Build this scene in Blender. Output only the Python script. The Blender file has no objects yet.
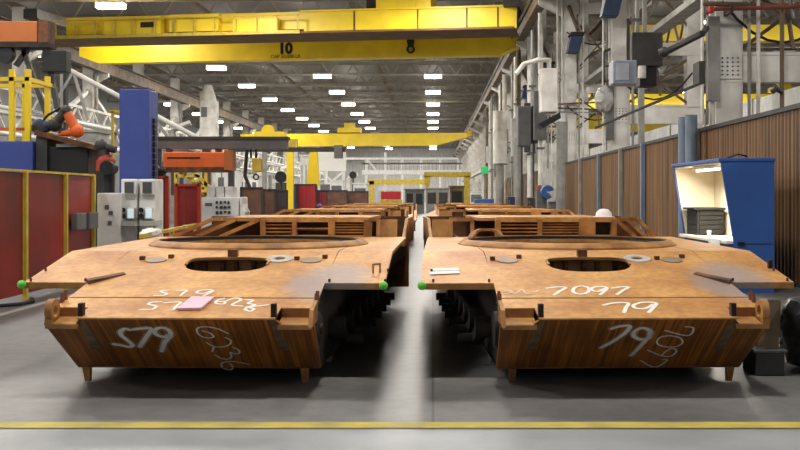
import bpy, bmesh, math, random
from mathutils import Vector, Matrix
random.seed(7)
C = bpy.context.scene.collection
F = 1100.0; VX, VY = 433.0, 196.0; H = 1.717
PI = math.pi

def P(px, py, Y):
    return Vector(((px - VX) * Y / F, Y, H + (VY - py) * Y / F))
def XX(px, Y): return (px - VX) * Y / F
def ZZ(py, Y): return H + (VY - py) * Y / F

# ------------------------------------------------------------------ materials
MATS = {}
def nodes_of(m):
    m.use_nodes = True
    nt = m.node_tree
    return nt, nt.nodes, nt.links, nt.nodes['Principled BSDF']
def s2l(c):
    return tuple(((v / 255) / 12.92 if v / 255 <= .04045 else (((v / 255) + .055) / 1.055) ** 2.4) for v in c)
def mat(name, rgb, rough=.6, metal=0.0, var=.18, scale=3.0, stretch=(1, 1, 1), rgb2=None, bump=0.0):
    """painted / bare surface with soft procedural mottling; rgb are albedo values in sRGB 0-255"""
    if name in MATS: return MATS[name]
    m = bpy.data.materials.new(name); nt, N, L, b = nodes_of(m)
    c = s2l(rgb)
    c2 = s2l(rgb2) if rgb2 else tuple(v * (1 - var) for v in c)
    c1 = c if rgb2 else tuple(min(1, v * (1 + var * .6)) for v in c)
    tc = N.new('ShaderNodeTexCoord'); mp = N.new('ShaderNodeMapping'); mp.inputs['Scale'].default_value = stretch
    nz = N.new('ShaderNodeTexNoise'); nz.inputs['Scale'].default_value = scale; nz.inputs['Detail'].default_value = 6
    rp = N.new('ShaderNodeValToRGB')
    rp.color_ramp.elements[0].position = .35; rp.color_ramp.elements[1].position = .68
    rp.color_ramp.elements[0].color = (*c2, 1); rp.color_ramp.elements[1].color = (*c1, 1)
    L.new(tc.outputs['Object'], mp.inputs['Vector']); L.new(mp.outputs[0], nz.inputs['Vector'])
    L.new(nz.outputs['Fac'], rp.inputs[0]); L.new(rp.outputs[0], b.inputs['Base Color'])
    b.inputs['Roughness'].default_value = rough; b.inputs['Metallic'].default_value = metal
    if bump:
        bp = N.new('ShaderNodeBump'); bp.inputs['Strength'].default_value = bump
        L.new(nz.outputs['Fac'], bp.inputs['Height']); L.new(bp.outputs[0], b.inputs['Normal'])
    MATS[name] = m
    return m
def emit(name, rgb, strength, base=(230, 230, 230)):
    if name in MATS: return MATS[name]
    m = bpy.data.materials.new(name); nt, N, L, b = nodes_of(m)
    b.inputs['Base Color'].default_value = (*s2l(base), 1)
    b.inputs['Emission Color'].default_value = (*s2l(rgb), 1)
    b.inputs['Emission Strength'].default_value = strength
    MATS[name] = m
    return m

def rust_top():
    m = bpy.data.materials.new('rust_plate'); nt, N, L, b = nodes_of(m)
    tc = N.new('ShaderNodeTexCoord')
    n1 = N.new('ShaderNodeTexNoise'); n1.inputs['Scale'].default_value = 1.6; n1.inputs['Detail'].default_value = 7
    n2 = N.new('ShaderNodeTexNoise'); n2.inputs['Scale'].default_value = 14; n2.inputs['Detail'].default_value = 8
    n3 = N.new('ShaderNodeTexNoise'); n3.inputs['Scale'].default_value = .9; n3.inputs['Detail'].default_value = 4
    for n in (n1, n2, n3): L.new(tc.outputs['Object'], n.inputs['Vector'])
    r1 = N.new('ShaderNodeValToRGB'); e = r1.color_ramp.elements
    e[0].position = .3; e[0].color = (*s2l((180, 122, 60)), 1); e[1].position = .7; e[1].color = (*s2l((224, 170, 98)), 1)
    L.new(n1.outputs['Fac'], r1.inputs[0])
    r2 = N.new('ShaderNodeValToRGB'); e = r2.color_ramp.elements
    e[0].position = .35; e[0].color = (.72, .68, .62, 1); e[1].position = .6; e[1].color = (1, 1, 1, 1)
    L.new(n2.outputs['Fac'], r2.inputs[0])
    mx = N.new('ShaderNodeMixRGB'); mx.blend_type = 'MULTIPLY'; mx.inputs[0].default_value = .8
    L.new(r1.outputs[0], mx.inputs[1]); L.new(r2.outputs[0], mx.inputs[2])
    # blue-grey mill scale patch around the right fender joint
    sp = N.new('ShaderNodeSeparateXYZ'); L.new(tc.outputs['Object'], sp.inputs[0])
    def near(sock, cen, wid):
        a = N.new('ShaderNodeMath'); a.operation = 'SUBTRACT'; a.inputs[1].default_value = cen; L.new(sock, a.inputs[0])
        q = N.new('ShaderNodeMath'); q.operation = 'DIVIDE'; q.inputs[1].default_value = wid; L.new(a.outputs[0], q.inputs[0])
        w = N.new('ShaderNodeMath'); w.operation = 'MULTIPLY'; L.new(q.outputs[0], w.inputs[0]); L.new(q.outputs[0], w.inputs[1])
        return w.outputs[0]
    s = N.new('ShaderNodeMath'); s.operation = 'ADD'
    L.new(near(sp.outputs[0], 1.12, .42), s.inputs[0]); L.new(near(sp.outputs[1], 1.25, .75), s.inputs[1])
    nm = N.new('ShaderNodeMath'); nm.operation = 'MULTIPLY_ADD'; nm.inputs[1].default_value = 1.9; L.new(n3.outputs['Fac'], nm.inputs[0]); L.new(s.outputs[0], nm.inputs[2])
    rm = N.new('ShaderNodeMapRange'); rm.inputs[1].default_value = 1.25; rm.inputs[2].default_value = 2.0; rm.inputs[3].default_value = .72; rm.inputs[4].default_value = 0
    L.new(nm.outputs[0], rm.inputs[0])
    m2 = N.new('ShaderNodeMixRGB'); L.new(rm.outputs[0], m2.inputs[0]); L.new(mx.outputs[0], m2.inputs[1]); m2.inputs[2].default_value = (*s2l((148, 142, 146)), 1)
    L.new(m2.outputs[0], b.inputs['Base Color'])
    b.inputs['Roughness'].default_value = .52; b.inputs['Metallic'].default_value = .15
    bp = N.new('ShaderNodeBump'); bp.inputs['Strength'].default_value = .08; L.new(n2.outputs['Fac'], bp.inputs['Height']); L.new(bp.outputs[0], b.inputs['Normal'])
    return m
def rust_nose():
    m = bpy.data.materials.new('rust_streaked_plate'); nt, N, L, b = nodes_of(m)
    tc = N.new('ShaderNodeTexCoord'); mp = N.new('ShaderNodeMapping')
    mp.inputs['Scale'].default_value = (26, .55, .55); mp.inputs['Rotation'].default_value = (0, .1, 0)
    nz = N.new('ShaderNodeTexNoise'); nz.inputs['Scale'].default_value = 1.4; nz.inputs['Detail'].default_value = 5
    L.new(tc.outputs['Object'], mp.inputs[0]); L.new(mp.outputs[0], nz.inputs['Vector'])
    nb = N.new('ShaderNodeTexNoise'); nb.inputs['Scale'].default_value = 1.3; L.new(tc.outputs['Object'], nb.inputs['Vector'])
    ad = N.new('ShaderNodeMath'); ad.operation = 'MULTIPLY_ADD'; ad.inputs[1].default_value = .62; L.new(nb.outputs['Fac'], ad.inputs[0]); L.new(nz.outputs['Fac'], ad.inputs[2])
    rp = N.new('ShaderNodeValToRGB'); e = rp.color_ramp.elements
    e[0].position = .55; e[0].color = (*s2l((100, 60, 22)), 1); e[1].position = .98; e[1].color = (*s2l((186, 114, 46)), 1)
    k = rp.color_ramp.elements.new(.76); k.color = (*s2l((130, 78, 28)), 1)
    L.new(ad.outputs[0], rp.inputs[0]); L.new(rp.outputs[0], b.inputs['Base Color'])
    b.inputs['Roughness'].default_value = .6; b.inputs['Metallic'].default_value = .1
    return m
def concrete():
    m = bpy.data.materials.new('concrete_floor'); nt, N, L, b = nodes_of(m)
    tc = N.new('ShaderNodeTexCoord')
    n1 = N.new('ShaderNodeTexNoise'); n1.inputs['Scale'].default_value = .45; n1.inputs['Detail'].default_value = 8
    n2 = N.new('ShaderNodeTexNoise'); n2.inputs['Scale'].default_value = 6; n2.inputs['Detail'].default_value = 8
    for n in (n1, n2): L.new(tc.outputs['Object'], n.inputs['Vector'])
    r = N.new('ShaderNodeValToRGB'); e = r.color_ramp.elements
    e[0].position = .33; e[0].color = (*s2l((98, 97, 97)), 1); e[1].position = .66; e[1].color = (*s2l((130, 129, 128)), 1)
    L.new(n1.outputs['Fac'], r.inputs[0])
    r2 = N.new('ShaderNodeValToRGB'); e = r2.color_ramp.elements
    e[0].position = .32; e[0].color = (.68, .68, .68, 1); e[1].position = .58; e[1].color = (1, 1, 1, 1)
    L.new(n2.outputs['Fac'], r2.inputs[0])
    mx = N.new('ShaderNodeMixRGB'); mx.blend_type = 'MULTIPLY'; mx.inputs[0].default_value = .6
    L.new(r.outputs[0], mx.inputs[1]); L.new(r2.outputs[0], mx.inputs[2])
    # slab joints
    br = N.new('ShaderNodeTexBrick'); br.offset = 0; br.inputs['Scale'].default_value = 1; br.inputs['Brick Width'].default_value = 6; br.inputs['Row Height'].default_value = 6
    br.inputs['Mortar Size'].default_value = .012; br.inputs['Color1'].default_value = (1, 1, 1, 1); br.inputs['Color2'].default_value = (1, 1, 1, 1); br.inputs['Mortar'].default_value = (.55, .55, .55, 1)
    L.new(tc.outputs['Object'], br.inputs['Vector'])
    m3 = N.new('ShaderNodeMixRGB'); m3.blend_type = 'MULTIPLY'; m3.inputs[0].default_value = 1
    L.new(mx.outputs[0], m3.inputs[1]); L.new(br.outputs['Color'], m3.inputs[2]); L.new(m3.outputs[0], b.inputs['Base Color'])
    b.inputs['Roughness'].default_value = .38; b.inputs['Specular IOR Level'].default_value = .35
    rr = N.new('ShaderNodeMapRange'); rr.inputs[3].default_value = .3; rr.inputs[4].default_value = .55; L.new(n1.outputs['Fac'], rr.inputs[0]); L.new(rr.outputs[0], b.inputs['Roughness'])
    return m
def corrugated(name, rgb, rgb2, period=.25, axis=1, depth=.5):
    m = bpy.data.materials.new(name); nt, N, L, b = nodes_of(m)
    tc = N.new('ShaderNodeTexCoord'); mp = N.new('ShaderNodeMapping')
    st = [.25, .25, .25]; st[axis] = 5.0; mp.inputs['Scale'].default_value = st
    nz = N.new('ShaderNodeTexNoise'); nz.inputs['Scale'].default_value = 1.1; nz.inputs['Detail'].default_value = 4
    L.new(tc.outputs['Object'], mp.inputs[0]); L.new(mp.outputs[0], nz.inputs['Vector'])
    rp = N.new('ShaderNodeValToRGB'); e = rp.color_ramp.elements
    e[0].position = .32; e[0].color = (*s2l(rgb2), 1); e[1].position = .68; e[1].color = (*s2l(rgb), 1)
    L.new(nz.outputs['Fac'], rp.inputs[0]); L.new(rp.outputs[0], b.inputs['Base Color'])
    b.inputs['Roughness'].default_value = .55
    return m

RUST = rust_top(); NOSE = rust_nose(); FLOORM = concrete()
RUSTD = mat('rust_dark', (120, 74, 40), .7, .1, rgb2=(70, 44, 26), scale=5)
RUSTM = mat('rust_mid', (190, 138, 76), .6, .1, rgb2=(132, 88, 44), scale=4)
DARKS = mat('dark_steel', (52, 42, 36), .7, .2, rgb2=(30, 25, 22), scale=6)  # near-black brown for hull undersides, inner faces and small fittings
GREYW = mat('ground_weld_steel', (134, 114, 88), .5, .2, rgb2=(100, 82, 60), scale=9)
BARE = mat('ground_bare_steel', (214, 210, 204), .35, .3, scale=8)
GREYR = mat('grey_rust', (150, 130, 108), .5, .2, scale=6)
STEELG = mat('grey_steel', (132, 130, 126), .5, .3, scale=5)
PAINTW = mat('white_spray_paint', (238, 234, 226), .8, var=.06)
PAINTS = mat('chalk_scribble', (226, 200, 168), .8, var=.1)
PINK = mat('pink_paper', (240, 196, 214), .8, var=.04)
PAPER = mat('white_paper', (245, 243, 238), .8, var=.03)
NEON = mat('green_felt', (120, 220, 90), .9, var=.1, scale=40)
YEL = mat('crane_yellow', (248, 214, 36), .45, var=.12, scale=.6)
YELD = mat('safety_yellow', (206, 178, 62), .55, var=.25, scale=3)
BROWNU = mat('crane_brown_with_shade', (110, 78, 34), .7, var=.3, scale=1)  # brown with the shade under the crane put into the colour
ORANGE = mat('machine_orange', (226, 104, 38), .45, var=.15, scale=2)
ORANGEB = mat('dull_orange_paint', (176, 98, 44), .55, var=.12, scale=1)
BLUE = mat('machine_blue', (62, 80, 158), .5, var=.14, scale=1.5)
BLUEB = mat('booth_blue', (52, 98, 176), .5, var=.12, scale=1.2)
BLUED = mat('heater_blue', (36, 52, 84), .5, var=.2, scale=3)
BLUEP = mat('post_blue_grey', (122, 138, 156), .5, .1, var=.15, scale=2)
RED = mat('curtain_red', (156, 34, 24), .4, rgb2=(90, 26, 24), scale=.55)
REDB = mat('banner_red', (196, 40, 44), .6, var=.15)
WHITE = mat('column_white', (240, 238, 232), .6, rgb2=(198, 193, 185), scale=1.1)
WHITEC = mat('cabinet_white', (240, 240, 237), .45, rgb2=(216, 217, 215), scale=2)
CREAM = mat('booth_cream', (244, 232, 204), .6, var=.05)
GREYP = mat('conduit_grey', (150, 148, 142), .5, .2, var=.25, scale=2)
GREYM = mat('machine_grey', (104, 104, 104), .55, .1, var=.2, scale=2)
GREYD = mat('dark_grey_metal', (62, 60, 58), .55, .2, var=.3, scale=2)
BLACK = mat('black_metal', (26, 26, 28), .5, .1, var=.3, scale=3)
SCREENM = mat('monitor_glass', (84, 92, 92), .2, var=.1)
SCREENL = emit('lit_touch_screen', (205, 232, 236), .55, (200, 220, 225))
BROWNB = mat('brown_steel_girder', (126, 106, 84), .65, .1, rgb2=(88, 72, 58), scale=1.2)
BROWNS = corrugated('brown_weld_curtain', (140, 104, 66), (84, 60, 40))
BROWNX = corrugated('brown_curtain_cross', (120, 92, 66), (78, 58, 44), axis=0)
TRUSS = mat('roof_truss_paint', (156, 149, 138), .7, var=.2, scale=.7)
ROOFM = corrugated('roof_deck', (112, 105, 97), (84, 78, 72), axis=1)
WALLB = corrugated('wall_sheet', (206, 204, 200), (160, 158, 154), axis=0)
PLAST = mat('black_plastic_wrap', (70, 72, 74), .3, var=.4, scale=7, bump=.7)
TARP = mat('grey_plastic_bag', (190, 188, 184), .3, var=.25, scale=5, bump=.6)
WOOD = mat('weathered_board', (150, 130, 104), .7, var=.25, scale=3)
m_ = bpy.data.materials.new('thin_overspray'); nt_, N_, L_0, b_ = nodes_of(m_)
b_.inputs['Base Color'].default_value = (.8,.78,.74,1); b_.inputs['Roughness'].default_value = .85; b_.inputs['Alpha'].default_value = .28; SPRAY = m_
LINEY = mat('floor_line_yellow', (196, 178, 66), .6, rgb2=(156, 142, 62), scale=2.2)
LINEW = mat('floor_line_white', (196, 196, 192), .6, rgb2=(158, 158, 154), scale=2.2)
WALK = mat('walkway_floor_paint', (154, 158, 161), .45, rgb2=(132, 136, 139), scale=1.2)
LAMP = emit('lamp_diffuser', (255, 250, 240), 14.0)
TUBE = emit('fluorescent_tube', (255, 244, 222), 6.0)
GREENL = emit('green_signal', (60, 200, 110), .5, (40, 160, 90))
TEXTD = mat('black_lettering', (34, 26, 14), .7, var=.05)

# ------------------------------------------------------------------ mesh builder
class MB:
    def __init__(s): s.v = []; s.f = []
    def add(s, vs, fs):
        o = len(s.v); s.v += [Vector(v) for v in vs]; s.f += [tuple(i + o for i in f) for f in fs]; return s
    def box(s, x0, x1, y0, y1, z0, z1):
        return s.add([(x0,y0,z0),(x1,y0,z0),(x1,y1,z0),(x0,y1,z0),(x0,y0,z1),(x1,y0,z1),(x1,y1,z1),(x0,y1,z1)],
              [(3,2,1,0),(4,5,6,7),(0,1,5,4),(1,2,6,5),(2,3,7,6),(3,0,4,7)])
    def prism(s, poly, d):
        """poly: list of 3D points; d: extrusion vector"""
        n = len(poly); d = Vector(d); a = [Vector(p) for p in poly]
        return s.add(a + [p + d for p in a], [tuple(range(n))[::-1], tuple(range(n, 2*n))] + [(i, (i+1) % n, (i+1) % n + n, i + n) for i in range(n)])
    def tube(s, p0, p1, r0, r1=None, n=10):
        p0 = Vector(p0); p1 = Vector(p1); r1 = r0 if r1 is None else r1
        d = (p1 - p0).normalized(); a = d.orthogonal().normalized(); b = d.cross(a)
        vs = []
        for p, r in ((p0, r0), (p1, r1)):
            for i in range(n):
                t = 2*PI*i/n; vs.append(p + a*math.cos(t)*r + b*math.sin(t)*r)
        return s.add(vs, [tuple(range(n))[::-1], tuple(range(n, 2*n))] + [(i, (i+1) % n, (i+1) % n + n, i+n) for i in range(n)])
    def pipe(s, pts, r, n=8):
        for a, b in zip(pts, pts[1:]): s.tube(a, b, r, n=n)
        for p in pts[1:-1]: s.ball(p, r*1.02, 8, 5)
        return s
    def bar(s, p0, p1, w, h=None):
        """rectangular bar between two points, w wide, h high"""
        h = w if h is None else h
        p0 = Vector(p0); p1 = Vector(p1); d = (p1-p0).normalized()
        up = Vector((0,0,1)) if abs(d.z) < .9 else Vector((0,1,0))
        a = d.cross(up).normalized()*w/2; b = a.cross(d).normalized()*h/2
        vs = [p + q for p in (p0, p1) for q in (-a-b, a-b, a+b, -a+b)]
        return s.add(vs, [(3,2,1,0),(4,5,6,7),(0,1,5,4),(1,2,6,5),(2,3,7,6),(3,0,4,7)])
    def ball(s, c, r, nu=16, nv=10, sx=1, sy=1, sz=1):
        c = Vector(c); vs = [c + Vector((0,0,-r*sz))]
        for j in range(1, nv):
            t = -PI/2 + PI*j/nv
            for i in range(nu):
                u = 2*PI*i/nu; vs.append(c + Vector((r*sx*math.cos(t)*math.cos(u), r*sy*math.cos(t)*math.sin(u), r*sz*math.sin(t))))
        vs.append(c + Vector((0,0,r*sz))); fs = []
        for i in range(nu):
            k = (i+1) % nu
            fs.append((0, 1+k, 1+i))
            for j in range(nv-2): fs.append((1+j*nu+i, 1+j*nu+k, 1+(j+1)*nu+k, 1+(j+1)*nu+i))
            fs.append((len(vs)-1, 1+(nv-2)*nu+i, 1+(nv-2)*nu+k))
        return s.add(vs, fs)
    def lathe(s, prof, c, n=64, axis='z', a0=0, a1=2*PI):
        """closed profile [(r,z)...] revolved about axis through c"""
        c = Vector(c); m = len(prof); full = abs(a1 - a0 - 2*PI) < 1e-6
        cnt = n if full else n + 1; vs = []
        for i in range(cnt):
            t = a0 + (a1-a0)*i/n
            for r, z in prof:
                v = (r*math.cos(t), r*math.sin(t), z)
                if axis == 'x': v = (v[2], v[0], v[1])
                if axis == 'y': v = (v[0], v[2], v[1])
                vs.append(c + Vector(v))
        fs = []
        for i in range(n):
            k = (i+1) % cnt
            for j in range(m):
                l = (j+1) % m; fs.append((i*m+j, k*m+j, k*m+l, i*m+l))
        if not full: fs += [tuple(range(m))[::-1], tuple(range((cnt-1)*m, cnt*m))]
        return s.add(vs, fs)
    def plate(s, outer, holes, zf, th):
        """flat plate with holes; points (x,y) lifted by zf; thickness downwards"""
        bm = bmesh.new(); loops = []
        for lp in [outer] + holes:
            vv = [bm.verts.new((x, y, 0)) for x, y in lp]; loops.append(vv)
            for i in range(len(vv)): bm.edges.new((vv[i], vv[(i+1) % len(vv)]))
        bmesh.ops.triangle_fill(bm, use_beauty=True, use_dissolve=False, edges=bm.edges[:], normal=(0,0,1))
        bm.verts.index_update(); n = len(bm.verts)
        top = [Vector((v.co.x, v.co.y, zf(v.co.x, v.co.y))) for v in bm.verts]
        fs = []
        for f in bm.faces:
            ix = [v.index for v in f.verts]
            if f.normal.z < 0: ix = ix[::-1]
            fs.append(tuple(ix)); fs.append(tuple(i + n for i in ix[::-1]))
        for vv in loops:
            ids = [v.index for v in vv]
            for i in range(len(ids)):
                a, b = ids[i], ids[(i+1) % len(ids)]; fs.append((a, b, b+n, a+n))
        bm.free()
        return s.add(top + [t - Vector((0,0,th)) for t in top], fs)
    def stroke(s, pts, nrm, w, smooth=True):
        """painted ribbon along 3D points lying on a surface with normal nrm"""
        pts = [Vector(p) for p in pts]; nrm = Vector(nrm).normalized()
        if smooth and len(pts) > 2:
            q = []
            for i in range(len(pts)-1):
                a = pts[max(0,i-1)]; b = pts[i]; c = pts[i+1]; d = pts[min(len(pts)-1,i+2)]
                for k in range(5):
                    t = k/5
                    q.append(.5*((2*b)+(c-a)*t+(2*a-5*b+4*c-d)*t*t+(3*b-a-3*c+d)*t**3))
            q.append(pts[-1]); pts = q
        vs = []; n = len(pts)
        for i in range(n):
            t = pts[min(n-1,i+1)] - pts[max(0,i-1)]
            if t.length < 1e-6: t = Vector((1,0,0))
            sd = t.normalized().cross(nrm).normalized()*w/2
            vs += [pts[i]+sd, pts[i]-sd]
        fs = [(2*i, 2*i+1, 2*i+3, 2*i+2) for i in range(n-1)]
        s.add(vs, fs)
        a = nrm.orthogonal().normalized(); b = nrm.cross(a)
        for e in (pts[0], pts[-1]):
            s.add([e + a*math.cos(2*PI*k/8)*w/2 + b*math.sin(2*PI*k/8)*w/2 for k in range(8)], [tuple(range(8))])
        return s
    def mesh(s, name, origin=Vector((0,0,0)), inv=None):
        me = bpy.data.meshes.new(name)
        vs = [(inv @ v) if inv else v - origin for v in s.v]
        me.from_pydata([tuple(v) for v in vs], [], s.f); 
        bm = bmesh.new(); bm.from_mesh(me); bmesh.ops.recalc_face_normals(bm, faces=bm.faces[:]); bm.to_mesh(me); bm.free()
        return me

def finish(o, bev=0, smooth=False):
    if bev:
        b = o.modifiers.new('edge', 'BEVEL'); b.width = bev; b.segments = 2; b.limit_method = 'ANGLE'; b.angle_limit = .7
    if smooth:
        for p in o.data.polygons: p.use_smooth = True
        try:
            md = o.modifiers.new('es', 'EDGE_SPLIT'); md.split_angle = .7
        except Exception: pass
    return o
def thing(name, label, cat, loc=(0,0,0), rz=0.0, group=None):
    o = bpy.data.objects.new(name, None); C.objects.link(o); o.empty_display_size = .2
    o.location = loc; o.rotation_euler = (0,0,rz); o['label'] = label; o['category'] = cat
    if group: o['group'] = group
    return o
def rootinv(root):
    while root.parent: root = root.parent
    return (Matrix.Translation(root.location) @ Matrix.Rotation(root.rotation_euler.z, 4, 'Z')).inverted()
def part(root, name, mb, m, label=None, world=True, bev=0, smooth=False, kind=None):
    me = mb.mesh(name, inv=rootinv(root) if world else None)
    me.materials.append(m); o = bpy.data.objects.new(name, me); C.objects.link(o); o.parent = root
    if label: o['label'] = label
    if kind: o['kind'] = kind
    return finish(o, bev, smooth)
def single(name, label, cat, mb, m, group=None, bev=0, smooth=False, kind=None):
    xs = [v.x for v in mb.v]; ys = [v.y for v in mb.v]; zs = [v.z for v in mb.v]
    org = Vector(((min(xs)+max(xs))/2, (min(ys)+max(ys))/2, min(zs)))
    me = mb.mesh(name, org); me.materials.append(m); o = bpy.data.objects.new(name, me); C.objects.link(o); o.location = org
    o['label'] = label; o['category'] = cat
    if group: o['group'] = group
    if kind: o['kind'] = kind
    return finish(o, bev, smooth)
def struct(name, mb, m):
    me = mb.mesh(name); me.materials.append(m); o = bpy.data.objects.new(name, me); C.objects.link(o); o['kind'] = 'structure'
    return o
def kids(o): return [c for c in bpy.data.objects if c.parent == o]
def dup(root, loc, label, rz=None):
    r = root.copy(); C.objects.link(r); r.location = loc; r['label'] = label
    if rz is not None: r.rotation_euler = (0,0,rz)
    for ch in kids(root):
        c = ch.copy(); C.objects.link(c); c.parent = r
        for g in kids(ch):
            d = g.copy(); C.objects.link(d); d.parent = c
    return r
def pbox(mb, px0, px1, pyt, pyb, Y, d):
    """box whose front face at depth Y covers a pixel rectangle; pyb None: down to the floor"""
    return mb.box(XX(px0,Y), XX(px1,Y), Y, Y+d, 0.0 if pyb is None else ZZ(pyb,Y), ZZ(pyt,Y))
def text(root, body, size, loc, m, name='lettering', align='CENTER', fat=0):
    cu = bpy.data.curves.new(name, 'FONT'); cu.body = body; cu.size = size; cu.extrude = .004; cu.offset = fat; cu.align_x = align
    cu.materials.append(m); o = bpy.data.objects.new(name, cu); C.objects.link(o); o.parent = root
    bpy.context.view_layer.update()
    me = bpy.data.meshes.new_from_object(o.evaluated_get(bpy.context.evaluated_depsgraph_get()))
    bpy.data.objects.remove(o); o = bpy.data.objects.new(name, me); C.objects.link(o); o.parent = root
    o.location = loc; o.rotation_euler = (PI/2, 0, 0)
    return o
NTH = ['nearest','second nearest','third nearest','fourth nearest','fifth nearest','sixth nearest','seventh nearest','eighth nearest','ninth nearest','tenth nearest',
       'eleventh nearest','twelfth nearest','thirteenth nearest','fourteenth nearest','fifteenth nearest','sixteenth nearest','seventeenth nearest']
#@@SETTING@@
# ------------------------------------------------------------------ setting
struct('floor', MB().box(-48, 46, -25, 322, -.3, 0), FLOORM)
struct('trim_1', MB().box(-30, 20, 2.0, 8.06, .001, .004), WALK)
struct('trim_2', MB().box(-30, 20, 8.12, 8.33, .001, .006), LINEY)
struct('trim_3', MB().box(-6.32, -6.18, 8.6, 60, .001, .005), LINEW)
struct('ceiling', MB().box(-48, 46, -25, 322, 18.4, 18.7), ROOFM)
struct('wall_back', MB().box(-48, 46, 320, 320.5, 0, 18.4), WALLB)
struct('wall_left', MB().box(-48.4, -48, -25, 320, 0, 18.4), corrugated('wall_sheet_grey', (160,158,154), (118,116,114)))
struct('wall_right', MB().box(46, 46.4, -25, 320, 0, 18.4), MATS.get('x') or bpy.data.materials['wall_sheet_grey'])
k = 4
for Y in range(30, 320, 12):                      # roof trusses
    m = MB()
    m.box(-48, 46, Y-.12, Y+.12, 15.5, 15.72); m.box(-48, 46, Y-.12, Y+.12, 18.15, 18.39)
    n = 26
    for i in range(n):
        x0 = -48 + 94*i/n; x1 = -48 + 94*(i+1)/n
        m.bar((x0, Y, 15.6), ((x0+x1)/2, Y, 18.25), .12); m.bar(((x0+x1)/2, Y, 18.25), (x1, Y, 15.6), .12)
    struct('trim_%d' % k, m, TRUSS); k += 1
for X in (-40, -31, -17.5, -6, 5.5, 16, 27, 38):   # long purlin beams tying the trusses
    struct('trim_%d' % k, MB().box(X-.14, X+.14, 30, 318, 15.72, 16.05), BROWNB); k += 1
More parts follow.
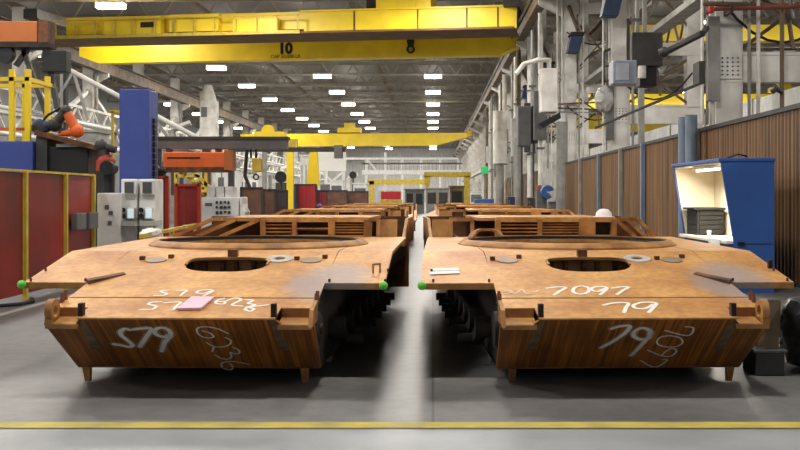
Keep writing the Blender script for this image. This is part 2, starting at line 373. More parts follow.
#@@HULLS@@
# ------------------------------------------------------------------ steel hulls
def zf(y): return .68 + .196*y if y < 2.3 else 1.131 + .012*(y-2.3)
def HW(y): return 1.75
HOLE = []
for i in range(40):                                # flat-backed rounded driver opening
    t = 2*PI*i/40; cx, sy = math.cos(t), math.sin(t)
    HOLE.append((.415*math.copysign(abs(cx)**.75, cx), 1.80 + (.20 if sy > 0 else .31)*math.copysign(abs(sy)**(.45 if sy > 0 else .8), sy)))
def make_hull(aisle, label, loc, rz, hx=0, dx0=0, wf=1.75, wr=1.66, bays=()):
    """aisle: +1 when the aisle is on the hull's +x side"""
    r = thing('tank_hull', label, 'tank hull', loc, rz, 'rusty steel hulls in two rows')
    W = False
    zp = lambda x, y: zf(y)
    # sloping nose plate, notched at both upper corners
    def NP(x, t): return Vector((x, .81*t, .68-.545*t))
    nr = Vector((0, .06, .004))
    poly = [NP(-1.17,.11), NP(-.89,.11), NP(-.82,0), NP(.82,0), NP(.89,.11), NP(1.17,.11), NP(1.13,1), NP(-1.13,1)]
    part(r, 'nose_plate', MB().prism(poly, nr), NOSE, 'dark streaked sloping nose plate', W)
    # glacis
    hole = [(x+hx, y) for x, y in HOLE]
    out = [(-.85,.0),(.85,.0),(.85,.30),(1.15,.30),(1.13,1.09),(1.11,2.32),(-1.11,2.32),(-1.13,1.09),(-1.15,.30),(-.85,.30)]
    circ = lambda cx, cy, a, n=24: [(cx+a*math.cos(2*PI*i/n), cy+a*math.sin(2*PI*i/n)) for i in range(n)]
    gl = part(r, 'glacis_plate', MB().plate(out, [hole, circ(.55+dx0,1.97,.055)], zp, .014), RUST, None, W)
    part(gl, 'weld_seam', MB().prism([(-1.13,.585,zf(.585)+.002),(1.13,.585,zf(.585)+.002),(1.13,.6,zf(.6)+.004),(-1.13,.6,zf(.6)+.004)], (0,0,-.01)), RUSTD, None, W)
    # corner trays with step edge
    for s in (-1, 1):
        x0, x1 = sorted((s*.86, s*1.15))
        m = MB().prism([(x0,.07,.615),(x1,.07,.615),(x1,.30,.66),(x0,.30,.66)], (0,0,-.04))
        m.prism([(x0,.285,.735),(x1,.285,.735),(x1,.285,.63),(x0,.285,.63)], (0,.02,0))
        part(r, 'corner_tray', m, RUSTM, None, W)
        part(r, 'lug_post', MB().box(s*.83-.022, s*.83+.022, .03, .10, .66, .80), DARKS, 'small dark upright lug', W, bev=.006)
        # grey ground band running down the nose plate under the lug
        a = [NP(s*.80,.02), NP(s*.86,.10), NP(s*.90,.62), NP(s*.80,.62)]
        off = Vector((0,-.545,-.81)).normalized()*.003
        m = MB(); m.add([p+off for p in a], [(0,1,2,3)]); part(r, 'ground_band', m, GREYW, 'grey ground band', W)
        # tow eye at the outer corner
        if s != aisle:
            m = MB().lathe([(.05,-.03),(.105,-.03),(.105,.03),(.05,.03)], (s*1.12,.16,.72), 20, 'x')
            m.box(s*1.12-.03, s*1.12+.03, .06, .30, .60, .66)
            part(r, 'tow_eye', m, RUSTM, None, W, smooth=True)
            part(r, 'corner_wedge', MB().prism([(s*1.10,1.02,zf(1.02)-.01),(s*.86,1.38,zf(1.38)-.01),(s*.86,1.38,zf(1.38)+.008),(s*1.10,1.02,zf(1.02)+.036)], (s*.05,.07,.012)), RUSTD, 'dark wedge at the fender corner', W)
        else:
            part(r, 'end_plate', MB().prism([(s*1.13,.02,.60),(s*1.13,.36,.62),(s*1.13,.36,.80),(s*1.13,.10,.74)], (s*.035,0,0)), RUSTM, None, W)
        for yy in (.42, .5):
            m = MB(); m.prism([(s*1.14-.015,yy,zf(yy)-.02),(s*1.14-.015,yy+.05,zf(yy)-.02),(s*1.14-.015,yy+.03,zf(yy)+.09)], (.03,0,0)); part(r, 'fin', m, RUSTD, None, W)
        # fender
        m = MB()
        a, c = (wf, wr) if s == aisle else (1.75, 1.70)
        b = a + (c-a)*.28
        m.plate([(s*1.12,1.09),(s*a,1.09),(s*b,2.32),(s*1.12,2.32)], [], zp, .035)
        m.plate([(s*1.12,2.32),(s*b,2.32),(s*c,5.45),(s*1.12,5.45)], [], zp, .035)
        x0, x1 = sorted((s*1.12, s*a)); m.box(x0, x1, 1.095, 1.12, zf(1.09)-.06, zf(1.09)-.03)
        fe = part(r, 'fender', m, RUST, None, W)
        m = MB()
        for (qx, qy) in ((1.17,1.13),(1.70,1.13),(1.70,1.5)): part(fe, 'stud', MB().tube((s*qx,qy,zf(qy)), (s*qx,qy,zf(qy)+.03), .012), RUSTD, None, W)
        # tub side wall, lower shell
        sx0, sx1 = sorted((s*1.08, s*1.12))
        part(r, 'side_wall', MB().prism([(sx0,.2,.56),(sx0,.82,.14),(sx0,7.9,.14),(sx0,7.9,1.13),(sx0,2.3,1.09),(sx0,.34,.70)], (sx1-sx0,0,0)), DARKS, 'dark side wall', W)
        # idler hub
        m = MB().lathe([(0,-.05),(.16,-.05),(.16,.01),(.12,.03),(.05,.03),(.05,.05),(0,.05)], (s*1.13,.60,.52), 28, 'x')
        part(r, 'idler_hub', m, DARKS, 'dark grey wheel hub plate', W, smooth=True)
        # swing arms of the suspension
        for i in range(7):
            y = 1.55 + i*.78
            m = MB().tube((s*1.1,y,.42), (s*1.27,y,.42), .11, n=14)
            m.bar((s*1.22,y,.42), (s*1.24,y+.33,.27), .07, .11); m.tube((s*1.19,y+.33,.27), (s*1.42,y+.33,.27), .055, n=12)
            part(r, 'suspension_arm', m, DARKS, 'dark swing arm', W, smooth=True)
        # sponson under the fender
        x0, x1 = sorted((s*1.12, s*1.50))
        part(r, 'sponson', MB().box(x0, x1, 2.75, 7.7, .80, 1.09), DARKS, None, W)
        # peg
        part(r, 'peg', MB().prism([(s*1.0-.035,.66,.15),(s*1.0+.035,.66,.15),(s*1.0+.025,.70,.02),(s*1.0-.025,.70,.02)], (0,.05,0)), RUSTM if s*aisle < 0 or aisle > 0 else RUSTD, None, W)
    part(r, 'belly_plate', MB().box(-1.12,1.12,.80,7.9,.13,.165), RUSTD, None, W)
    part(r, 'cross_bulkhead', MB().box(-1.07,1.07,2.20,2.24,.17,1.04), RUSTM, None, W)
    for x in (-.42,-.27,-.08,.06,.25,.40): part(r, 'bulkhead_rib', MB().box(x-.02,x+.02,2.11,2.20,.2,1.03), RUSTD, None, W)
    # driver opening fittings
    part(r, 'hinge_block', MB().box(hx-.06,hx+.04,2.06,2.14,zf(2.1)-.01,zf(2.1)+.07), RUSTD, None, W, bev=.008)
    lip = MB()
    n = len(hole)
    for i in range(n):
        a = hole[i]; b = hole[(i+1)%n]
        if a[1] > 1.75 or b[1] > 1.75: lip.bar((a[0],a[1],zf(a[1])+.006), (b[0],b[1],zf(b[1])+.006), .022, .02)
    part(r, 'opening_lip', lip, RUSTM, None, W)
    # round deck fittings
    tilt = math.atan(.196)
    def disc(cx, cy, r0, r1, h):
        m = MB(); pr = [(r0,0),(r1,0),(r1,h),(r0,h)]
        m.lathe(pr, (0,0,0), 28)
        for v in m.v:
            v.z += zf(cy+v.y); v.x += cx; v.y += cy
        return m
    part(r, 'sight_ring', disc(.55+dx0,1.97,.06,.14,.012), BARE, 'bright ground ring', W)
    for cx in (-.72+dx0*1.7, .88+dx0*.8):
        m = disc(cx,1.93,.0,.11,.008); part(r, 'cover_disc', m, GREYR, 'grey cover disc', W)
        for dx, dy in ((-.15,.03),(.13,.1)):
            part(r, 'lifting_stud', MB().box(cx+dx-.025,cx+dx+.025,1.93+dy-.03,1.93+dy+.03,zf(1.93+dy)-.01,zf(1.93+dy)+.035), RUSTD, None, W, bev=.006)
    # turret deck and ring
    part(r, 'turret_deck', MB().plate([(-1.11,2.32),(1.11,2.32),(1.11,5.45),(-1.11,5.45)], [[(1.06*math.cos(2*PI*i/56), 3.78+1.06*math.sin(2*PI*i/56)) for i in range(56)]], zp, .04), RUST, None, W)
    zr = 1.145
    rg = part(r, 'turret_ring', MB().lathe([(1.30,-.03),(1.29,.01),(1.225,.055),(1.18,.06),(1.18,.0),(1.07,.0),(1.07,-.22),(1.33,-.22)], (0,3.78,zr), 80), RUSTM, None, W, smooth=True)
    part(rg, 'ring_teeth', MB().lathe([(1.06,-.20),(1.085,.004),(1.178,.004),(1.178,.05),(1.15,.052),(1.15,.02),(1.08,.02),(1.05,-.18)], (0,3.78,zr), 80), DARKS, 'dark inner race', W)
    # engine bay: bulkhead with louvred bays
    y0 = 5.5; zb, zt = 1.155, 1.40
    X0, X1 = bays[0][0]-.04, bays[-1][1]+.04
    m = MB().box(X0-.02,X1+.02,y0-.02,y0+.12,zt-.035,zt+.03).box(X0-.02,X1+.02,y0-.03,y0+.12,zb-.02,zb+.035)
    m.box(X0, X1, y0+.14, y0+.17, zb-.05, zt)
    part(r, 'engine_bulkhead', m, RUST, None, W)
    edges = [(X0-.03, bays[0][0])] + [(p[1], q[0]) for p, q in zip(bays, bays[1:])] + [(bays[-1][1], X1+.03)]
    for a_, b_ in edges: part(r, 'bulkhead_post', MB().box(a_,b_,y0-.04,y0+.10,zb,zt), RUSTM, None, W)
    for (a, b, nn) in bays:
        m = MB()
        for i in range(nn):
            z = zb + .05 + (zt-zb-.10)*(i+.5)/nn
            m.prism([(a,y0+.0,z+.012),(a,y0+.0,z-.004),(a,y0+.08,z-.028),(a,y0+.08,z-.012)], (b-a,0,0))
        if nn: part(r, 'louvre', m, RUSTM, None, W)
        part(r, 'bay_backing', MB().box(a,b,y0+.105,y0+.135,zb+.03,zt-.03), DARKS, None, W)
    part(r, 'engine_deck', MB().box(min(X0,-.9),max(X1,.95),y0+.17,7.9,zt-.02,zt+.02), RUST, None, W)
    part(r, 'rear_plate', MB().box(-1.55,1.55,7.88,7.93,.3,zt), RUSTD, None, W)
    # outer side: open frame of slanted braces
    s = -aisle; xi = min(X0*s, X1*s) if aisle > 0 else X1
    xi = abs(X1) if aisle < 0 else abs(X0)
    m = MB(); span = 1.58 - xi
    for q in range(3):
        yy = 5.5 + .12*q; xo = xi + span*(.45+.27*q)
        part(r, 'side_brace', MB().bar((s*(xo-span*.42),yy,zt),(s*xo,yy,zb+.01),.07,.05), RUSTM, None, W)
    part(r, 'brace_rail', MB().bar((s*xi,5.5,zt),(s*(xi+span*.55),5.74,zt),.05,.05), RUSTM, None, W)
    part(r, 'brace_backing', MB().prism([(s*xi,5.85,zb),(s*1.5,5.85,zb),(s*(xi+span*.5),5.85,zt-.03),(s*xi,5.85,zt-.03)],(0,.02,0)), RUSTD, None, W)
    xa, xb = sorted((s*1.0, s*1.68))
    part(r, 'side_floor', MB().box(xa,xb,5.45,7.9,1.09,1.13), RUST, None, W)
    # aisle side: boxed panels with slanted cheek plates
    s = aisle
    xa, xb = sorted((s*1.28, s*1.52))
    m = MB().prism([(s*1.28,5.55,zb-.02),(s*1.52,5.55,zb-.02),(s*1.52,5.62,zt),(s*1.28,5.62,zt)], (0,.03,0))
    part(r, 'box_panel', m, RUSTM, None, W)
    m = MB()
    e0 = .98 if aisle < 0 else 1.16
    for x in (e0, 1.27): m.bar((s*x,5.5,zb),(s*x,5.56,zt),.05)
    m.bar((s*e0,5.54,zt),(s*1.29,5.56,zt),.05)
    part(r, 'box_frame', m, RUSTM, None, W)
    m = MB().prism([(s*(wr-.06),5.5,1.04),(s*(wr-.06),7.9,1.04),(s*(wr-.06),7.9,1.40),(s*(wr-.06),6.3,1.40),(s*(wr-.06),5.5,1.16)], (s*.04,0,0))
    part(r, 'cheek_plate', m, RUSTM, None, W)
    part(r, 'side_floor', MB().box(*sorted((s*.9,s*1.52)),5.5,7.9,1.0,1.05), RUSTD, None, W)
    arch = MB()
    hc = .82
    pts = [(s*hc-.22,5.15,zb),(s*hc-.15,5.2,zb+.09),(s*hc-.08,5.22,zb+.115),(s*hc+.08,5.22,zb+.115),(s*hc+.15,5.2,zb+.09),(s*hc+.22,5.15,zb)]
    for a, b in zip(pts, pts[1:]): arch.bar(a, b, .10, .03)
    if aisle < 0: part(r, 'hoop', arch, RUSTM, None, W)
    return r
HL = make_hull(1, 'front rusty steel hull marked S79 and 6236 with a pink sheet on its deck', (-2.19, 9.35, 0), math.radians(-1.9), .05, 0, 1.70, 1.65, [(-.25,.11,3),(.17,.60,1),(.69,1.08,4)])
HR = make_hull(-1, 'front rusty steel hull marked 7097 and 79 beside the blue booth', (1.75, 9.35, 0), math.radians(2.5), -.10, -.11, 1.82, 1.58, [(-.60,-.10,3),(-.04,.46,4),(.68,.90,0)])

# markings, written on the plates
def onplane(px, py, root, p0, nrm, lift=.004):
    M = Matrix.Translation(root.location) @ Matrix.Rotation(root.rotation_euler.z, 4, 'Z')
    p = M @ Vector(p0); n = (M.to_3x3() @ Vector(nrm)).normalized()
    o = Vector((0,0,H)); d = Vector(((px-VX)/F, 1, (VY-py)/F))
    t = (p-o).dot(n)/d.dot(n)
    return rootinv(root) @ (o + d*t + n*lift)
NN = Vector((0,-.545,-.81)).normalized(); GN = Vector((0,-.196,1)).normalized()
def write(root, glyphs, org, sc_, w, plane, m, where, name='painted_digit'):
    n = NN if plane == 'nose' else GN
    for ch, strokes in glyphs:
        mb = MB()
        for st in strokes:
            mb.stroke([onplane(org[0]+x/sc_, org[1]+y/sc_, root, (0,0,.68), n) for x, y in st], n, w, True)
        d_ = part(root, name, mb, m, ('white %s %s' % (ch, where)) if ch else where, False)
        if w > .037 and plane == 'nose':
            mb = MB()
            for st in strokes: mb.stroke([onplane(org[0]+x/sc_, org[1]+y/sc_, root, (0,0,.68), n, .0025) for x, y in st], n, w*1.9, True)
            part(d_, 'overspray', mb, SPRAY, 'faint white overspray', False)
write(HL, [('S',[[(300,95),(250,85),(205,110),(215,150),(270,195),(325,245),(290,265),(220,250),(140,238)]]),
           ('7',[[(335,90),(430,80),(512,84),(460,170),(400,262)]]),
           ('9',[[(690,150),(640,165),(570,145),(545,110),(575,80),(640,75),(690,100),(705,150),(650,220),(618,310)]])], (100,320), 10, .040, 'nose', PAINTW, 'of S79 on the nose plate')
write(HL, [('6',[[(430,132),(340,88),(230,65),(140,70),(118,105),(150,150),(220,175),(285,165),(250,125),(170,105)]]),
           ('2',[[(405,170),(460,205),(440,245),(370,265),(285,260),(215,220)], [(290,262),(272,312)]]),
           ('3',[[(475,270),(530,290),(545,325),(500,335),(455,320),(465,365),(420,388),(360,378),(300,345)]]),
           ('6',[[(640,440),(550,420),(450,410),(375,425),(365,450),(390,480),(450,495),(480,470),(450,430)]])], (185,320), 10, .018, 'nose', PAINTW, 'of 6236 running down the nose plate')
write(HR, [('7',[[(145,88),(200,72),(265,72),(230,120),(150,175),(75,215)]]),
           ('9',[[(400,120),(390,150),(340,160),(295,140),(295,110),(340,85),(390,95),(400,130),(350,190),(275,268)]])], (590,315), 6.667, .038, 'nose', PAINTW, 'of 79 on the nose plate')
write(HR, [('7',[[(635,75),(690,85),(650,135),(500,100)]]), ('0',[[(530,135),(600,150),(615,185),(560,210),(480,205),(445,180),(470,145),(530,135)]]),
           ('9',[[(385,232),(480,270),(540,270),(575,240),(555,220),(510,235),(480,265)]]), ('7',[[(335,300),(430,345),(515,300),(480,295)]])], (590,315), 6.667, .018, 'nose', PAINTW, 'of 7097 running up the nose plate')
write(HR, [('7',[[(252,60),(300,54),(336,57),(312,72),(285,90)]]), ('0',[[(405,50),(438,58),(434,78),(400,86),(370,77),(376,58),(405,50)]]),
           ('9',[[(515,60),(480,74),(450,68),(460,56),(500,52),(520,60),(505,76),(490,88)]]), ('7',[[(540,60),(585,54),(615,56),(590,70),(565,88)]])], (490,275), 4.444, .034, 'top', PAINTW, 'of 7097 on the deck')
write(HR, [('7',[[(505,135),(550,126),(612,126),(604,146),(596,168)]]), ('9',[[(725,132),(690,150),(645,148),(640,134),(680,123),(738,126),(722,150),(705,168)]])], (490,275), 4.444, .036, 'top', PAINTW, 'of 79 on the deck')
write(HR, [('',[[(60,75),(90,68),(110,85),(140,66),(170,86),(215,70)],[(60,86),(120,78),(210,84)],[(70,68),(130,88),(215,76)]])], (490,275), 4.444, .018, 'top', PAINTS, 'pale chalk scribble', 'chalk_scribble')
write(HL, [('S',[[(195,52),(155,56),(165,64),(185,70),(165,79),(122,79)]]), ('7',[[(236,54),(285,53),(268,66),(252,80)]]), ('9',[[(405,56),(370,68),(335,66),(345,55),(395,50),(415,56),(390,70),(370,80)]])], (130,280), 5, .026, 'top', PAINTW, 'of S79 on the deck')
write(HL, [('S',[[(155,110),(105,114),(95,124),(130,132),(112,148),(50,150)]]), ('7',[[(170,116),(250,112),(232,132),(215,152)]]),
           ('6',[[(470,94),(435,104),(430,118),(465,122),(475,110),(440,110)]]), ('2',[[(485,104),(525,92),(555,100),(510,126),(560,132)]]),
           ('3',[[(575,100),(615,104),(590,118),(625,126),(580,138)]]), ('6',[[(690,126),(620,134),(575,146),(600,158),(620,146),(590,140)]])], (130,280), 5, .028, 'top', PAINTW, 'of S79 6236 beside the pink sheet')
# wire handle on the left hull's right fender, post on the right hull's right fender
def loc_on(root, px, py): return onplane(px, py, root, (0,0,.68), GN, 0)
a = loc_on(HL, 373, 273); b = loc_on(HL, 380, 272.5)
part(HL, 'wire_handle', MB().pipe([a, a+Vector((0,0,.085)), b+Vector((0,0,.085)), b], .010), RUSTM, None, False)
a = loc_on(HR, 770, 268)
part(HR, 'fender_post', MB().box(a.x-.02,a.x+.02,a.y-.02,a.y+.02,a.z-.01,a.z+.08), DARKS, None, False)
ORD = ['second', 'third', 'rearmost']
for i in range(3):
    dup(HL, (-2.22-.02*i, 9.35+9.0*(i+1), 0), '%s hull from the front in the rusty row left of the aisle' % ORD[i], 0)
    dup(HR, (1.66-.02*i, 9.35+9.0*(i+1), 0), '%s hull from the front in the rusty row right of the aisle' % ORD[i], 0)
# stray markings do not repeat on the hulls behind
for o in [o for o in bpy.data.objects if o.parent and o.parent not in (HL, HR) and o.name.split('.')[0] in ('painted_digit', 'chalk_scribble', 'wire_handle', 'fender_post')]:
    for g in kids(o): bpy.data.objects.remove(g)
    bpy.data.objects.remove(o)
# loose things on the hulls
def sheet(root, quad, m, name, label, cat, th=.004):
    mb = MB(); q = [root.matrix_basis @ loc_on(root, *p) for p in quad]
    for v in q: v.z += .006
    mb.prism(q, (0,0,th)); return single(name, label, cat, mb, m)
sheet(HL, [(176.5,311),(201,310.5),(214,299.5),(192,299)], PINK, 'paper_sheet', 'pink paper sheet lying on the deck of the hull marked S79', 'paper', .02)
sheet(HR, [(430,275.2),(460,274.0),(459,271.6),(430,272.6)], PAPER, 'paper_sheet', 'white paper strip nearer the fender edge on the hull marked 7097', 'paper')
sheet(HR, [(430,271.8),(459,271.2),(458.5,268.6),(431,269.4)], PAPER, 'paper_sheet', 'white paper strip behind another on the hull marked 7097', 'paper')
c = HR.matrix_basis @ Vector((.86,5.8,1.418))
single('hard_hat', 'white hard hat resting on the rear deck edge of the hull marked 7097', 'hat', MB().lathe([(0,0),(.15,0),(.15,.015),(.115,.02),(.105,.07),(.06,.115),(0,.125)], c, 24), PAPER, smooth=True)
def ballat(root, x, label):
    c = root.matrix_basis @ Vector((x, 1.062, zf(1.09)-.02)); return single('safety_ball', label, 'ball', MB().ball(c, .042), NEON, 'green balls on fender corners', smooth=True)
ballat(HL, 1.69, 'green ball on the aisle-side fender corner of the hull marked S79')
ballat(HR, -1.81, 'green ball on the aisle-side fender corner of the hull marked 7097')
ballat(HL, -1.76, 'green ball stuck on the outer fender corner by the red curtain')
for root, side in ((HL, 'hull marked S79'), (HR, 'hull marked 7097')):
    q = 0
    for yy in (2.2, 5.0, 7.4):
        for sx in (-.95, .95):
            c = root.matrix_basis @ Vector((sx, yy, 0))
            m = MB().box(c.x-.12,c.x+.12,c.y-.16,c.y+.16,0,.126)
            single('support_block', '%s steel block in the shade under the %s, on its %s side' % (['front','middle','rear'][q//2], side, ['left','right'][q % 2]), 'support block', m, GREYM, 'blocks carrying the front hulls', bev=.01); q += 1
#@@RIGHT@@
# ------------------------------------------------------------------ right side: curtain wall, booth, columns
WX = 6.9
def curtain_wall(label, y0, y1, posts, ztop, m):
    r = thing('weld_curtain_wall', label, 'partition', (WX, y0, 0))
    ys = [y0] + sorted(posts) + [y1]
    for a, b in zip(ys, ys[1:]):
        mb = MB(); n = max(2, int((b-a)/.22)); st = (b-a)/n
        for i in range(n):                          # overlapping ribbed strips
            ya = a + st*i
            mb.add([(WX,ya,0.06),(WX-.05,ya+st*.35,0.06),(WX-.05,ya+st*.65,0.06),(WX,ya+st,0.06),(WX,ya,ztop),(WX-.05,ya+st*.35,ztop),(WX-.05,ya+st*.65,ztop),(WX,ya+st,ztop)],
                   [(0,1,5,4),(1,2,6,5),(2,3,7,6)])
            mb.add([(WX+.02,ya,0.06),(WX+.02,ya+st,0.06),(WX+.02,ya+st,ztop),(WX+.02,ya,ztop)], [(0,1,2,3)])
        part(r, 'curtain_panel', mb, m)
    part(r, 'top_rail', MB().box(WX-.09,WX+.06,y0,y1,ztop-.02,ztop+.07), GREYD)
    part(r, 'bottom_rail', MB().box(WX-.05,WX+.05,y0,y1,0,.06), GREYD)
    for i, y in enumerate(posts):
        part(r, 'post', MB().box(WX-.20,WX-.07,y-.1,y+.1,0,ztop+.05), BLUEP if i % 2 else GREYP)
    return r
curtain_wall('long brown ribbed curtain wall with blue-grey posts behind the blue booth', 14, 57, [28.2, 35.5, 39.7, 44.9, 50.6], 3.38, BROWNS)
curtain_wall('second brown curtain wall far along the right side, past the tall grey posts', 72, 116, [80, 88, 97, 106], 3.3, BROWNS)
for (px, Y, zt, r_, lb) in ((699, 28.4, 3.75, .15, 'short blue-grey pipe post rising over the booth, first of a pair'), (716, 27.6, 3.75, .15, 'short blue-grey pipe post rising over the booth, second of a pair'),
                       (562, 57.6, 5.6, .30, 'tall grey round post at the end of the brown curtain wall'),
                       (517.5, 70, 5.4, .26, 'tall grey round post in front of the second brown curtain wall')):
    x = XX(px, Y)
    if x > WX-.25 and px > 600: x = WX - .42
    t = thing('pipe_post', lb, 'post', (x, Y, 0))
    part(t, 'pipe', MB().tube((x,Y,.03),(x,Y,zt),r_,n=18), BLUEP if px > 600 else GREYP, smooth=True)
    part(t, 'base_plate', MB().box(x-r_*1.1,x+r_*1.1,Y-r_*1.4,Y+r_*1.4,0,.03), GREYM)

# blue booth, open towards the aisle
t = thing('welding_booth', 'blue booth with slanted open front and lit cream inside', 'booth', (5.6, 21.5, 0))
Y0, Y1, XB = 19.5, 23.4, 6.05
side = lambda y: [(5.36,y,0),(XB,y,0),(XB,y,2.33),(5.10,y,2.33),(5.33,y,.92)]
part(t, 'side_panel', MB().prism(side(Y0), (0,.05,0)), BLUEB)
part(t, 'side_panel', MB().prism(side(Y1-.05), (0,.05,0)), BLUEB)
part(t, 'back_panel', MB().box(XB-.05,XB,Y0+.05,Y1-.05,0,2.33), BLUEB)
part(t, 'roof_panel', MB().box(5.06,XB+.02,Y0-.02,Y1+.02,2.33,2.39), BLUEB, bev=.01)
part(t, 'lining', MB().box(XB-.075,XB-.052,Y0+.06,Y1-.06,.93,2.32).prism([(XB-.08,Y1-.075,.93),(XB-.08,Y1-.075,2.32),(5.13,Y1-.075,2.32),(5.36,Y1-.075,.93)],(0,.02,0)).prism([(XB-.08,Y0+.055,.93),(XB-.08,Y0+.055,2.32),(5.13,Y0+.055,2.32),(5.36,Y0+.055,.93)],(0,.02,0)).box(5.12,XB-.08,Y0+.08,Y1-.08,2.30,2.325), CREAM, 'cream lining')
part(t, 'shelf', MB().box(5.22,XB-.08,Y0+.06,Y1-.08,.86,.92), CREAM, 'cream counter', bev=.008)
part(t, 'front_panel', MB().box(5.40,5.44,Y0+.05,Y1-.05,0,.86), BLUEB)
lp = part(t, 'lamp', MB().box(5.20,5.34,20.2,22.0,2.235,2.295), WHITEC, 'white lamp housing')
part(lp, 'tube', MB().tube((5.27,20.25,2.215),(5.27,21.95,2.215),.022), TUBE)
edge = MB().prism([(5.10,Y0-.012,2.33),(5.14,Y0-.012,2.33),(5.37,Y0-.012,.92),(5.33,Y0-.012,.92)],(0,.012,0))
part(t, 'door_seam', MB().box(5.50,6.02,Y0-.006,Y0,.86,.875), GREYD)
part(t, 'latch', MB().box(5.40,5.52,Y0-.03,Y0,.84,.90), BLACK)
part(t, 'roof_cable', MB().pipe([(5.3,19.9,2.40),(5.5,19.8,2.47),(5.75,20.2,2.45),(5.9,20.6,2.40)], .016), BLACK)
L_ = bpy.data.lights.new('booth_light', 'AREA'); L_.shape = 'RECTANGLE'; L_.size = .12; L_.size_y = 1.7; L_.energy = 150; L_.color = (1,.93,.80)
o = bpy.data.objects.new('booth_light', L_); C.objects.link(o); o.location = (5.40,21.5,2.22); o.rotation_euler = (0, math.radians(28), 0)
t2 = thing('drawer_cabinet', 'black drawer cabinet on the booth counter', 'cabinet', (5.6, 22.5, .92))
MATB = mat('drawer_black', (24,24,25), .85, 0, var=.1)
part(t2, 'body', MB().box(5.36,5.90,22.3,23.2,.922,1.44), MATB)
part(t2, 'top_tray', MB().box(5.28,5.92,22.24,23.25,1.44,1.48), MATB)
for i in range(5): part(t2, 'drawer', MB().box(5.345,5.36,22.35,23.15,.95+.095*i,1.03+.095*i), MATB)
for i in range(5): part(t2, 'drawer_front', MB().box(5.40,5.88,22.28,22.3,.95+.095*i,1.03+.095*i), MATB)
single('paper_cup', 'white cup on the booth counter before the black cabinet', 'cup', MB().lathe([(0,0),(.035,0),(.045,.12),(.038,.12),(.03,.01),(0,.01)],(5.42,21.6,.922),16), PAPER, smooth=True)
m = MB(); pts = []
for i in range(9):
    u = i/8
    pts.append((5.205+.01*math.sin(i*2.1), 19.95+.75*u))
for i in range(8):
    (xa, ya), (xb, yb) = pts[i], pts[i+1]; za = .66+.05*math.sin(i*1.7); zb_ = .66+.05*math.sin((i+1)*1.7)
    m.prism([(xa,ya,za),(xb,yb,zb_),(xb,yb,.93),(xa,ya,.93)], (-.012,0,0)); m.prism([(xa,ya,.925),(xb,yb,.925),(xb+.25,yb,.925),(xa+.25,ya,.925)], (0,0,.012))
single('cloth', 'white cloth hanging over the edge of the booth counter', 'cloth', m, PAPER)
t = thing('hanging_jacket', 'white and black gloves hung on the booth side panel', 'gloves', (5.42, 19.62, 1.1))
part(t, 'white_glove', MB().ball((5.36,19.66,1.36),.09,12,8,.5,.5,1.7), PAPER, smooth=True)
part(t, 'black_glove', MB().ball((5.34,19.66,1.60),.07,12,8,.6,.5,1.1), BLACK, smooth=True)

# wrapped stuff at the right edge, on the floor
m = MB().ball((3.86,10.9,.36),.38,30,20,1.05,1.3,1.0)
for v in m.v:
    q = v - Vector((3.86,10.9,.36)); e = 1.0/max(abs(q.x)/.40, abs(q.y)/.5, abs(q.z)/.38, .2)**.45; v.x = 3.86+q.x*e*.95; v.y = 10.9+q.y*e*.95; v.z = .36+q.z*e*.95
for v in m.v: v += Vector((random.uniform(-.03,.03), random.uniform(-.03,.03), random.uniform(-.03,.03)))
for v in m.v: v.z = max(v.z, .004)
single('wrapped_bundle', 'black plastic wrapped bundle on the floor at the right edge', 'bundle', m, PLAST, smooth=True)
single('board', 'weathered grey board leaning by the black wrapped bundle', 'board', MB().prism([(3.12,10.62,.255),(3.34,10.62,.255),(3.47,10.95,.66),(3.33,10.95,.66)], (0,.05,.02)), WOOD, bev=.008)
t = thing('dark_crate', 'dark low crate under the leaning board by the right hull', 'crate', (3.24,10.72,0))
part(t, 'body', MB().box(3.08,3.36,10.5,10.95,0,.22), GREYD, bev=.012); part(t, 'lid', MB().box(3.06,3.38,10.48,10.97,.22,.25), GREYM, bev=.006)

